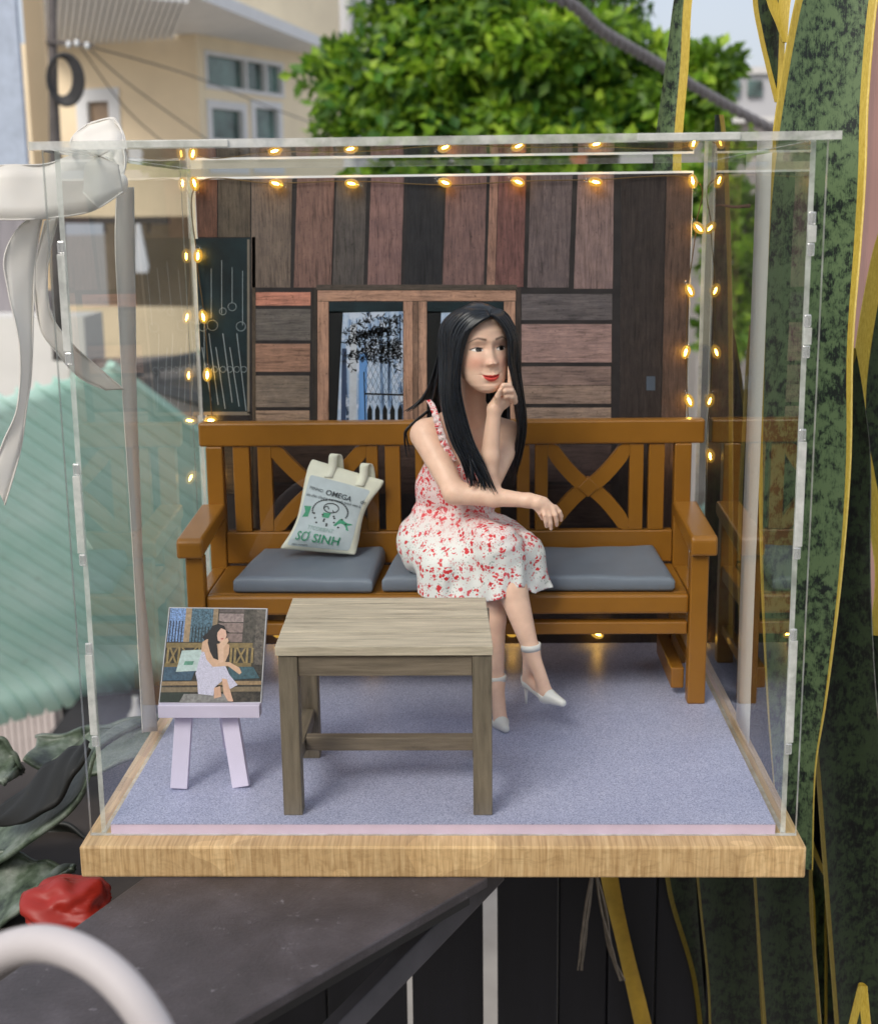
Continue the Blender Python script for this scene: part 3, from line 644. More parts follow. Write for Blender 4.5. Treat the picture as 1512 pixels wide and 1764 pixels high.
# ================================================================== FAIRY LIGHTS
FIL = emit('warm_filament', (1.0, .66, .20), 85); 
GB = N('amber_bulb'); GB.t.nodes.remove(GB.b)
tr = GB.n('BsdfTransparent'); tr.inputs[0].default_value = (1, .78, .36, 1); em = GB.n('Emission'); em.inputs[0].default_value = (1, .6, .1, 1); em.inputs[1].default_value = .9
gl = GB.n('BsdfGlossy'); gl.inputs['Roughness'].default_value = .05
m1 = GB.n('MixShader'); m1.inputs[0].default_value = .38; GB.l(tr.outputs[0], m1.inputs[1]); GB.l(em.outputs[0], m1.inputs[2])
lwn = GB.n('LayerWeight'); lwn.inputs[0].default_value = .5; pw = GB.math('MULTIPLY_ADD', GB.math('POWER', lwn.outputs['Facing'], 3.0), .8, .05)
m2 = GB.n('MixShader'); GB.l(pw, m2.inputs[0]); GB.l(m1.outputs[0], m2.inputs[1]); GB.l(gl.outputs[0], m2.inputs[2]); GB.l(m2.outputs[0], GB.out.inputs[0]); GB = GB.m
CLR = acrylic('bulb_tip_glass')
fl = thing('fairy_lights', 'string of small warm fairy lights clipped round the edge of the backdrop', 'fairy lights', (0, 25.4, .5))
spots = [(335, 316, -90), (476, 316, 200), (606, 316, 190), (766, 314, 20), (892, 313, 15), (1025, 313, 10), (1193, 312, -100), (341, 440, 90), (350, 545, 60), (357, 645, 100), (362, 724, 0), (371, 822, 80),
         (1203, 392, 60), (1188, 500, 80), (1181, 606, 110), (1187, 690, 60), (1181, 785, 90), (884, 1090, 160), (1028, 1092, 10), (1176, 1100, 90), (640, 1092, 0), (480, 1092, 20)]
pts = []
for k, (x, y, an) in enumerate(spots):
    c = at(x, y, y=25.45); a_ = math.radians(an+random.uniform(-15, 15)); dirv = np.array([math.cos(a_), -.35, -math.sin(a_)]); dirv /= np.linalg.norm(dirv)
    zz = dirv; xx = np.cross(zz, [0, 1., .1]); xx /= np.linalg.norm(xx); yy = np.cross(zz, xx); Rm = np.stack([xx, yy, zz], 1)
    b_ = MB().ell(c, (.28, .28, .44), 14, 10, rot=Rm).build('bulb', GB, fl, True)
    MB().ell(c+dirv*.04, (.07, .07, .22), 8, 6, rot=Rm).build('filament', FIL, b_, True)
    MB().ell(c-dirv*.52, (.17, .17, .2), 12, 8, rot=Rm).build('socket_tip', CLR, b_, True)
    pts.append(c)
order = [11, 10, 9, 8, 7, 0, 1, 2, 3, 4, 5, 6, 12, 13, 14, 15, 16]
wp = []
for i in order:
    c = pts[i]; wp += [c+np.array([random.uniform(-.2, .2), .35, random.uniform(-.15, .15)])]
wp = [np.array([-14.3, 25.8, 1.0])]+wp+[np.array([14.1, 25.8, 1.0])]
MB().tube(crom(wp, 240), .035, 5).build('wire', plain('copper_wire', (120, 96, 60), .4, .1, 1, 0, Metallic=.6), fl, True)

# ================================================================== BENCH
BW = plain('bench_varnish', (146, 97, 30), .30, .10, .35, .06, .04)
bench = thing('garden_bench', 'varnished orange brown garden bench with curved X panels in its back', 'bench', (0, 19, .5))
SZ = 6.62; yf, yb = 15.5, 22.5
def bb(name, lo, hi, bev=.08, **k): return MB().box(lo, hi).build(name, BW, bench, bevel=bev, **k)
bb('seat', (-13.0, 15.96, SZ-.3), (13.0, 22.09, SZ-.01))
bb('seat_rail', (-13.0, 15.3, 5.55), (13.0, 15.95, SZ), .14); bb('seat_rail', (-13.0, 21.5, 5.55), (13.0, 22.05, SZ-.31))
bb('stretcher', (-12.98, 15.5, 4.35), (12.98, 16.2, 5.05)); bb('stretcher', (-12.98, 21.7, 4.35), (12.98, 22.2, 5.05))
for sx in (-1, 1):
    x0, x1 = sorted((sx*13.02, sx*13.98))
    bb('leg', (x0, 15.1, .5), (x1, 16.0, 8.85))
    m = MB(); m.prism([[x0, 22.0, .5], [x0, 22.9, .5], [x0, 22.9, 13.7], [x0, 22.0, 13.7]], (x1-x0, 0, 0)); m.build('leg', BW, bench, bevel=.08)
    # side foot rail near the floor, protruding block
    xa_, xb_ = sorted((sx*12.3, sx*13.01)); bb('foot_rail', (xa_, 16.4, .95), (xb_, 22.6, 2.15)); bb('foot_rail_tenon', (x0+.2, 16.02, 2.3), (x1-.2, 21.98, 2.9)); bb('side_rail', (x0+.1, 16.02, 5.6), (x1-.1, 21.98, 6.5))
    # arm rest: flat, bevelled
    m = MB(); a0, a1 = sorted((sx*12.95, sx*14.35)); y0, y1 = 14.7, 22.0
    m.prism([[a0, y0, 8.87], [a0, y1, 9.55], [a0, y1, 10.35], [a0, y0+.2, 9.95], [a0, y0, 9.75]], (a1-a0, 0, 0)); m.build('armrest', BW, bench, bevel=.14)
# back: top rail, lower board, slats and curved X panels
bb('top_rail', (-14.35, 22.0, 13.7), (15.0 if False else 14.7, 22.95, 15.08), .12)
bb('lower_board', (-13.0, 22.1, 6.7), (13.0, 22.8, 8.6))
def bx_px(x): return at(x, 840, y=22.3)[0]
slats = [(404, 432), (446, 470), (632, 652), (664, 690), (890, 912), (921, 943), (1083, 1107), (1116, 1143), (716, 740), (838, 862)]
for (x0, x1) in slats:
    bb('back_slat', (bx_px(x0), 22.15, 8.62), (bx_px(x1), 22.75, 13.68), .05)
def xpanel(x0, x1):
    X0, X1 = bx_px(x0), bx_px(x1); z0, z1 = 8.62, 13.68; wv = .85
    cx, cz = (X0+X1)/2, (z0+z1)/2
    for sy in (1, -1):        # two mirrored arcs meeting in the middle
        n = 20; P = []; 
        t = np.linspace(-.06, 1.06, n)
        # arc from left corner, bowing to the centre, to right corner
        xs = X0+(X1-X0)*t; xs = xs; ofs = np.abs(2*t-1)**1.35
        zs = cz+sy*(ofs*(z1-z0)/2-.0)
        zs = np.where(ofs*(z1-z0)/2 < .0, cz, zs)
        P = np.stack([xs, np.full(n, 22.42 if sy > 0 else 22.46), zs], 1)
        T_ = np.gradient(P, axis=0); T_ /= np.linalg.norm(T_, axis=1)[:, None]; Nn = np.stack([-T_[:, 2], 0*T_[:, 0], T_[:, 0]], 1)
        top, bot = P+Nn*wv/2, P-Nn*wv/2
        top[:, 2] = np.clip(top[:, 2], z0-.0, z1); bot[:, 2] = np.clip(bot[:, 2], z0-.0, z1); top[:, 0] = np.clip(top[:, 0], X0, X1); bot[:, 0] = np.clip(bot[:, 0], X0, X1)
        hw = .26; V = []
        for i in range(n):
            V += [top[i]-[0, hw, 0], top[i]+[0, hw, 0], bot[i]+[0, hw, 0], bot[i]-[0, hw, 0]]
        F = []
        for i in range(n-1):
            for k in range(4): F.append((4*i+k, 4*i+(k+1) % 4, 4*(i+1)+(k+1) % 4, 4*(i+1)+k))
        F += [(0, 1, 2, 3), tuple(4*(n-1)+k for k in (3, 2, 1, 0))]
        MB().add(V, F).build('curved_brace', BW, bench, bevel=.04)
    c_ = MB().box((cx-.42, 22.1, cz-.42), (cx+.42, 22.78, cz+.42), rot=roty(math.pi/4)).build('centre_joint', BW, bench, bevel=.05)
xpanel(470, 632); xpanel(943, 1083); xpanel(740, 838)

# cushions
CUS = plain('slate_cushion', (112, 121, 132), .45, .05, .8, .06, spec=.45)
def cushion(pts, zb, th, label, sag=None):
    """pts: 4 corners (x,y) fl, fr, br, bl"""
    n = 30; P = np.array(pts, float); m = MB(); V = []; gr = np.array([0, .012, .03, .055]+list(np.linspace(.09, .91, n-8))+[.945, .97, .988, 1])
    def g(u, v): return (P[0]*(1-u)+P[1]*u)*(1-v)+(P[3]*(1-u)+P[2]*u)*v
    for lay in (0, 1):
        for j in range(n):
            for i in range(n):
                u, v = gr[i], gr[j]; e = min(u, 1-u, v, 1-v); q = min(1, e/.055); r_ = math.sqrt(max(0, 1-(1-q)**2))
                xy = g(u, v); z = zb+th*(.80+.20*r_) if lay else zb+th*(.22-.22*r_**.5)
                z += (.05*math.sin(5*u+3*v)+.02*math.sin(17*u-9*v))*lay
                if lay: z += .30*v*r_
                V.append([xy[0], xy[1], z])
    F = []
    for j in range(n-1):
        for i in range(n-1):
            a_ = j*n+i; F.append((a_+n*n, a_+1+n*n, a_+n+1+n*n, a_+n+n*n)); F.append((a_, a_+n, a_+n+1, a_+1))
    rim = [i for i in range(n)]+[j*n+n-1 for j in range(1, n)]+[(n-1)*n+i for i in range(n-2, -1, -1)]+[j*n for j in range(n-2, 0, -1)]
    for a_, b_ in zip(rim, rim[1:]+rim[:1]): F.append((a_, b_, b_+n*n, a_+n*n))
    m.add(V, F); return tag(m.build('seat_cushion', CUS, None, True), label, 'cushion', 'slate seat cushions on the bench')
cushion([(-11.6, 15.9), (-4.0, 15.7), (-3.7, 21.9), (-10.9, 21.9)], SZ+.02, .85, 'slate grey seat cushion under the canvas tote bag')
cushion([(-3.5, 15.9), (3.4, 15.9), (3.6, 21.9), (-2.9, 21.9)], SZ+.02, .85, 'slate grey seat cushion that the seated woman sits on')
cushion([(4.3, 15.9), (12.3, 15.8), (12.0, 21.9), (4.2, 21.9)], SZ+.02, .85, 'slate grey seat cushion right of the woman, empty')

# ================================================================== TABLE
def table_mat(name, c, axis):
    a = N(name); st = [.9, .9, .9]; st[axis] = .07; v = a.coords(tuple(st)); v2 = a.coords(tuple(x*4 for x in st)); c = lin(c)
    f1 = a.noise(v, 2.4, 6, .7, .5); f2 = a.noise(v2, 1.5, 4, .7)
    col = a.ramp(f1, [(.3, scl(c, .42)), (.42, scl(c, .8)), (.55, c), (.75, scl(c, 1.25))]); col = a.mix(.5, col, a.ramp(f2, [(.3, (.5,)*3), (.6, (1.1,)*3)]), 'MULTIPLY')
    a.base(col); a.set(Roughness=.55); a.bump(a.math('ADD', f1, f2), .35, .05); return a.m
TT = table_mat('table_top_paint', (202, 188, 164), 0); TL = table_mat('table_leg_paint', (128, 116, 98), 2); TS = table_mat('table_stretcher_paint', (132, 118, 100), 0); TY = table_mat('table_side_paint', (128, 116, 98), 1)
tab = thing('coffee_table', 'small grey brown weathered wooden table in front of the bench', 'table', (-2.4, 6, .5))
tf0, tf1 = at(473, 1115, y=.9), at(849, 1112, y=.9); tz = 8.42
P = [[tf0[0], .9, tz], [tf1[0], .9, tz], [at(836, 1029, z=tz)[0], at(836, 1029, z=tz)[1], tz], [at(504, 1031, z=tz)[0], at(504, 1031, z=tz)[1], tz]]
yb_t = P[2][1]; P[3][1] = yb_t
xL, xR = tf0[0]+.1, tf1[0]-.05
print('TABLE', P, yb_t)
nb = 7
for i in range(nb):        # boards of the top
    t0, t1 = i/nb, (i+1)/nb-.004
    def L_(t): return (1-t)*np.array(P[0])+t*np.array(P[3])
    def R_(t): return (1-t)*np.array(P[1])+t*np.array(P[2])
    jz = random.uniform(-.02, .02)
    MB().prism([L_(t0)+[0, 0, jz], R_(t0)+[0, 0, jz], R_(t1)+[0, 0, jz], L_(t1)+[0, 0, jz]], (0, 0, -.42)).build('top_board', TT, tab, bevel=.03)
for (x0, y0) in ((xL, 1.0), (xR-.85, 1.0), (xL+.05, yb_t-1.1), (xR-.9, yb_t-1.1)):
    MB().box((x0, y0, .5), (x0+.85, y0+.85, tz-.44)).build('leg', TL, tab, bevel=.05)
zr = tz-.45
MB().box((xL+.86, 1.12, zr-.95), (xR-.86, 1.55, zr)).build('apron', TS, tab, bevel=.03); MB().box((xL+.92, yb_t-.9, zr-.95), (xR-.92, yb_t-.5, zr)).build('apron', TS, tab, bevel=.03)
for x0 in (xL+.2, xR-.6): MB().box((x0, 1.86, zr-.95), (x0+.4, yb_t-1.12, zr)).build('apron', TY, tab, bevel=.03)
zs = 2.75
for x0 in (xL+.15, xR-.75): MB().box((x0, 1.86, zs-.35), (x0+.55, yb_t-1.12, zs+.35)).build('stretcher', TY, tab, bevel=.03)
ys = at(680, 1272, z=zs+.3)[1]; print('STRETCH y', ys)
MB().box((xL+.72, ys, zs-.32), (xR-.77, ys+.6, zs+.32)).build('stretcher', TS, tab, bevel=.03)

# ================================================================== EASEL
LAVP = plain('lavender_paint', (220, 210, 230), .45, .03, 1, .05)
ea = thing('mini_easel', 'tiny lavender easel with two splayed legs, front left of the mat', 'easel', (-11, 4.6, .5))
lt0, lt1 = at(318, 1225, y=4.9), at(391, 1225, y=4.9)
f0, f1 = at(309, 1359, z=.5), at(416, 1356, z=.5)
MB().beam(f0+[0, 0, .02], lt0+[0, .25, .5], .8, .4, up=(0, 1, .2)).build('leg', LAVP, ea, bevel=.03); MB().beam(f1+[0, 0, .02], lt1+[0, .25, .5], .8, .4, up=(0, 1, .2)).build('leg', LAVP, ea, bevel=.03)
l0, l1 = at(275, 1222, y=4.4), at(449, 1222, y=4.4)
MB().beam(l0, l1, .7, .62).build('ledge', LAVP, ea, bevel=.03)
MB().beam([-10.8, 5.2, 4.3], [-10.7, 6.4, 8.3], .5, .3, up=(0, 1, 0)).build('spine', LAVP, ea); MB().beam([-10.7, 5.6, 6.4], [-10.9, 9.0, .55], .5, .3, up=(0, 1, 0)).build('leg', LAVP, ea)
# photo print on the easel
pp = thing('photo_print', 'small photo print of a woman on a bench, standing on the easel', 'photo', at(365, 1214, y=4.5))
Q = [at(273, 1213, y=4.45), at(450, 1211, y=4.45), at(460, 1048, y=5.9), at(291, 1046, y=5.9)]
Q = [np.array(q) for q in Q]; nrm = np.cross(Q[1]-Q[0], Q[3]-Q[0]); nrm /= np.linalg.norm(nrm); nrm = nrm if nrm[1] < 0 else -nrm
MB().prism(Q, -nrm*.3).build('board', plain('print_edge', (196, 196, 200), .5, .02, 1, 0), pp)
def qp(u, v, d): return (Q[0]*(1-u)+Q[1]*u)*(1-v)+(Q[3]*(1-u)+Q[2]*u)*v+nrm*d
_lay = [0.0]
def pq(name, pts, c, var=.15, sc=3, d=None, st=(1, 1, 1)):
    _lay[0] += .0012; dd = _lay[0]+.004
    nm = 'ph_%d_%d_%d' % c
    return MB().add([qp(x/100, 1-y/100, dd) for x, y in pts], [tuple(range(len(pts)))]).build(name, plain(nm, c, .35, var*1.9, sc*2.2, 0, stretch=st), pp)
def R4(x0, y0, x1, y1): return [(x0, y0), (x1, y0), (x1, y1), (x0, y1)]
pq('printed_ground', R4(1, 1, 99, 99), (58, 52, 44), .5, 2)
for y0, y1, c in ((1, 5, (96, 84, 80)), (6, 15, (150, 132, 128)), (16, 26, (138, 118, 112)), (27, 36, (132, 112, 106))): pq('printed_plank', R4(52, y0, 77, y1), c, .2)
pq('printed_post', R4(77, 1, 90, 46), (74, 68, 60), .4); pq('printed_post', R4(90, 1, 99, 60), (92, 84, 76), .4)
pq('printed_window', R4(2, 1, 18, 36), (120, 150, 196), .4, 6); pq('printed_frame', R4(18, 1, 24, 36), (168, 142, 110)); pq('printed_window', R4(24, 1, 46, 36), (74, 104, 120), .5, 6); pq('printed_frame', R4(46, 1, 51, 38), (150, 128, 100))
for k in range(5): pq('printed_railing', R4(3+k*3, 14, 4+k*3, 36), (26, 30, 40))
for k in range(6): pq('printed_railing', R4(26+k*3.2, 20, 27+k*3.2, 36), (28, 36, 36))
pq('printed_bench', R4(2, 37, 88, 42), (134, 114, 72)); pq('printed_bench', R4(2, 58, 88, 62), (120, 102, 64))
for x in (3, 14, 34, 60, 66, 70, 82, 87): pq('printed_slat', R4(x, 42, x+2.2, 58), (150, 128, 82))
for (x0, x1) in ((5, 14), (17, 33), (72, 82)):
    pq('printed_slat', [(x0, 42), (x0+2, 42), (x1, 58), (x1-2, 58)], (146, 124, 80)); pq('printed_slat', [(x1-2, 42), (x1, 42), (x0+2, 58), (x0, 58)], (146, 124, 80))
pq('printed_cushion', [(2, 62), (34, 62), (30, 76), (2, 76)], (62, 88, 108), .2); pq('printed_cushion', [(66, 62), (90, 62), (97, 74), (64, 76)], (58, 90, 100), .2)
pq('printed_bench', R4(1, 77, 99, 81), (156, 130, 96)); pq('printed_bench', R4(1, 83, 99, 88), (126, 110, 86)); pq('printed_bench', R4(1, 88, 30, 98), (34, 46, 36)); pq('printed_table', [(24, 90), (70, 90), (72, 99), (20, 99)], (130, 128, 124), .2)
pq('printed_bag', [(18, 45), (38, 44), (36, 66), (14, 67)], (188, 206, 202), .08); pq('printed_bag', [(22, 56), (31, 56), (30, 60), (21, 60)], (96, 150, 128))
SKC = (208, 168, 138)
pq('printed_hair', [(37, 31), (44, 24), (46, 19), (52, 17), (58, 19), (61, 25), (62, 34), (58, 40), (52, 50), (44, 48), (41, 36)], (24, 20, 22), .2)
pq('printed_figure', [(37.6, 36), (42, 33), (46, 34), (52, 38), (60, 37), (65, 39), (65, 48), (62, 57), (56, 60), (47, 60), (40, 52), (37.2, 45)], SKC, .06)
pq('printed_dress', [(38, 46), (42, 47), (46, 53), (52, 60), (62, 60), (67, 70), (76, 81), (69, 85), (64, 80), (61, 76), (54, 83), (53, 92), (38, 90), (36, 77), (33.6, 69), (36, 55)], (202, 198, 222), .25, 14)
pq('printed_arm', [(37.6, 38), (43, 37), (47, 46), (56, 57), (66, 57), (76.5, 63), (79, 68), (77, 70), (73, 67), (65, 61), (50, 62), (43, 54)], (214, 174, 144), .05)
pq('printed_arm', [(54, 38), (59, 38), (60.5, 57), (55.5, 58)], (222, 184, 156), .04)
pq('printed_leg', [(60, 74), (65, 75), (73, 98), (68, 98), (63, 90)], (214, 172, 146), .06); pq('printed_leg', [(53, 84), (59, 82), (61, 93), (54, 95)], (206, 164, 138), .06)
pq('printed_face', [(51, 26), (55, 21.5), (60, 23.5), (61.5, 29), (60, 34), (57, 36.5), (53, 34.5)], (224, 180, 158), .04)
pq('printed_hand', [(55, 37), (58, 34), (62.5, 31.5), (64, 35), (60, 41), (56, 42)], (222, 184, 156), .04)
pq('printed_hair', [(44, 26), (48, 19), (54, 17.5), (56, 20.5), (52, 26), (51.5, 34), (53.5, 44), (55, 55), (50, 53), (46, 46), (43, 37)], (26, 22, 24), .2)
pq('printed_lips', [(55.4, 32.4), (58.6, 31.8), (57.4, 33.8)], (176, 62, 62), .05)

# ================================================================== TOTE BAG
bag = thing('tote_bag', 'white canvas tote bag with green and black print leaning on the bench back', 'tote bag', at(555, 955, y=19.3))
# local frame: corners of the bag face measured in the photo
BL, BRr, TR, TLp = at(484, 946, y=20.3), at(614, 957, y=20.0), at(661, 828, y=21.5), at(535, 790, y=21.7)
bn = np.cross(BRr-BL, TLp-BL); bn /= np.linalg.norm(bn); bn = bn if bn[1] < 0 else -bn
def bagpt(u, v, side=1, off=0):
    e = 4*u*(1-u); f_ = 1-(1-min(1, v/.18))**2 if v < .18 else 1
    puff = (.62*e**.6*(1-v)**.55+.10*e)*f_ + .0
    P_ = (BL*(1-u)+BRr*u)*(1-v)+(TLp*(1-u)+TR*u)*v
    inn = .35*math.sin(math.pi*min(1, v/.9))*(1 if u > .5 else -1)*abs(2*u-1)**3     # pinched sides
    P_ = P_-(BRr-BL)/np.linalg.norm(BRr-BL)*inn + np.array([.10*math.sin(7*v)*abs(2*u-1), 0, 0])
    wr = .035*math.sin(9*u+5*v)+.03*math.sin(17*v-4*u)
    return P_+bn*(side*(puff+.06)+(wr if side > 0 else 0)+off)+bn*.45*(1-v)
nb_ = 22; V = []
for sd_ in (1, -1):
    for j in range(nb_):
        for i in range(nb_): V.append(bagpt(i/(nb_-1), j/(nb_-1), sd_))
F = []; NN = nb_*nb_
for j in range(nb_-1):
    for i in range(nb_-1):
        a_ = j*nb_+i; F.append((a_, a_+1, a_+nb_+1, a_+nb_)); F.append((a_+NN, a_+nb_+NN, a_+nb_+1+NN, a_+1+NN))
rim = [i for i in range(nb_)]+[j*nb_+nb_-1 for j in range(1, nb_)]+[(nb_-1)*nb_+i for i in range(nb_-2, -1, -1)]+[j*nb_ for j in range(nb_-2, 0, -1)]
for a_, b_ in zip(rim, rim[1:]+rim[:1]): F.append((b_, a_, a_+NN, b_+NN))
CAN = plain('cream_canvas', (226, 226, 206), .8, .04, 2, .2, .02); GRY = plain('bag_print_ground', (186, 198, 200), .7, .08, 1.2, .15, .02)
MB().add(V, F).build('bag_body', CAN, bag, True, subdiv=1)
def bagpatch(name, pts, mat, off, n=1):
    """polygon on the bag face in (u,v)"""
    return MB().add([bagpt(u, v, 1, off) for u, v in pts], [tuple(range(len(pts)))]).build(name, mat, bag)
m = MB(); g_ = 16
V = [bagpt(.07+.84*i/(g_-1), .045+.79*j/(g_-1), 1, .012) for j in range(g_) for i in range(g_)]
m.add(V, [(j*g_+i, j*g_+i+1, (j+1)*g_+i+1, (j+1)*g_+i) for j in range(g_-1) for i in range(g_-1)]); m.build('print_panel', GRY, bag, True, subdiv=1)
GRN = plain('bag_green', (58, 146, 108), .6, .12, 2, 0); BKI = plain('bag_black', (44, 50, 52), .6, .1, 2, 0); PGR = plain('bag_pale_green', (140, 170, 160), .6, .1, 2, 0)
def bagtext(txt, u0, v0, su, sv, mat, sl=0, bold=.0):
    cu = bpy.data.curves.new('lettering', 'FONT'); cu.body = txt; cu.size = 1; cu.offset = bold; cu.resolution_u = 3
    o = bpy.data.objects.new('tmp', cu); COL.objects.link(o)
    me = bpy.data.meshes.new_from_object(o.evaluated_get(bpy.context.evaluated_depsgraph_get())); bpy.data.objects.remove(o)
    X_ = np.array([v_.co[:] for v_ in me.vertices]); wd = X_[:, 0].max()
    V_ = [bagpt(u0+x/wd*su, v0+y*sv+sl*x/wd, 1, .075) for x, y, _ in X_]
    mm = MB().add(V_, [tuple(p_.vertices) for p_ in me.polygons]); mm.build('lettering', mat, bag)
bagtext('OMEGA', .36, .66, .36, .085, BKI, -.015, .012); bagtext('MINNO', .12, .685, .2, .05, BKI, -.01)
bagtext('dn', .86, .655, .09, .07, BKI, 0); bagtext('em cho chung nui minh trinh vien k', .1, .605, .8, .05, BKI, -.01, .004)
bagtext('TTCORIENT', .27, .245, .36, .065, PGR, -.01); bagtext('S\u01a0 SINH', .15, .115, .60, .14, GRN, -.02, .008); bagtext('tiem minsinh', .14, .055, .22, .03, BKI, 0, .004)
bagpatch('print_ribbon', [(.11, .49), (.23, .5), (.22, .38), (.12, .365), (.155, .425)], GRN, .03)
bagpatch('print_ribbon', [(.60, .325), (.66, .415), (.86, .37), (.78, .345), (.82, .285)], GRN, .03)
bagpatch('print_bow', [(.42, .455), (.52, .46), (.51, .40), (.42, .40)], GRN, .03)
m = MB()
def bstroke(pts, w_=.006):
    for (a_, b_) in zip(pts[:-1], pts[1:]):
        a_ = np.array(a_); b_ = np.array(b_); d_ = b_-a_; n_ = np.array([-d_[1], d_[0]])/(np.linalg.norm(d_)+1e-9)*w_
        m.add([bagpt(*(a_-n_), 1, .034), bagpt(*(a_+n_), 1, .034), bagpt(*(b_+n_), 1, .034), bagpt(*(b_-n_), 1, .034)], [(0, 1, 2, 3)])
def arc(cu_, cv_, ru, rv, a0, a1, n=16): return [(cu_+ru*math.cos(t), cv_+rv*math.sin(t)) for t in np.linspace(a0, a1, n)]
bstroke(arc(.5, .52, .10, .055, 0, 6.28)); bstroke(arc(.44, .5, .03, .03, 0, 3.1)); bstroke(arc(.56, .5, .03, .02, 3.1, 6.2)); bstroke(arc(.5, .49, .23, .125, .2, 2.94), .003)
for k in range(26):
    t = -.3+3.8*k/25; cu_, cv_ = .5+.24*math.cos(t), .48+.135*math.sin(t); m.add([bagpt(cu_+.014*math.cos(q), cv_+.009*math.sin(q), 1, .034) for q in np.linspace(0, 5.4, 7)], [tuple(range(7))])
for k in range(14):
    cu_, cv_ = .28+.045*(k % 7)+random.uniform(-.02, .02)+.2*(k > 6), .43-.05*(k % 3)-.02*(k > 6); m.add([bagpt(cu_+.016*math.cos(q), cv_+.011*math.sin(q), 1, .034) for q in np.linspace(0, 5.4, 7)], [tuple(range(7))])
m.build('print_drawing', BKI, bag)
for (u0, u1) in ((.27, .37), (.68, .80)):
    a0 = bagpt(u0, .86, 1, .02); a1 = bagpt(u0+.02, 1.0, 1, .06); top = (bagpt(u0, 1, 1)+bagpt(u1, 1, 1))/2+np.array([0, 0, .55]); b1 = bagpt(u1, 1.0, 1, .0); b0 = bagpt(u1, .86, -1, 0)
    path = crom([bagpt((u0+u1)/2+.0, .85, 1, .03), bagpt((u0+u1)/2-.01, .98, 1, .1), top+bn*.12, top+np.array([.25, .1, -.05]), bagpt(u1+.03, .97, -1, 0)], 18)
    wv = (BRr-BL)/np.linalg.norm(BRr-BL)*.24
    V = []; 
    for p_ in path: V += [p_-wv, p_+wv]
    MB().add(V, [(2*i, 2*i+1, 2*i+3, 2*i+2) for i in range(17)]).build('strap', CAN, bag, True, solid=.09)

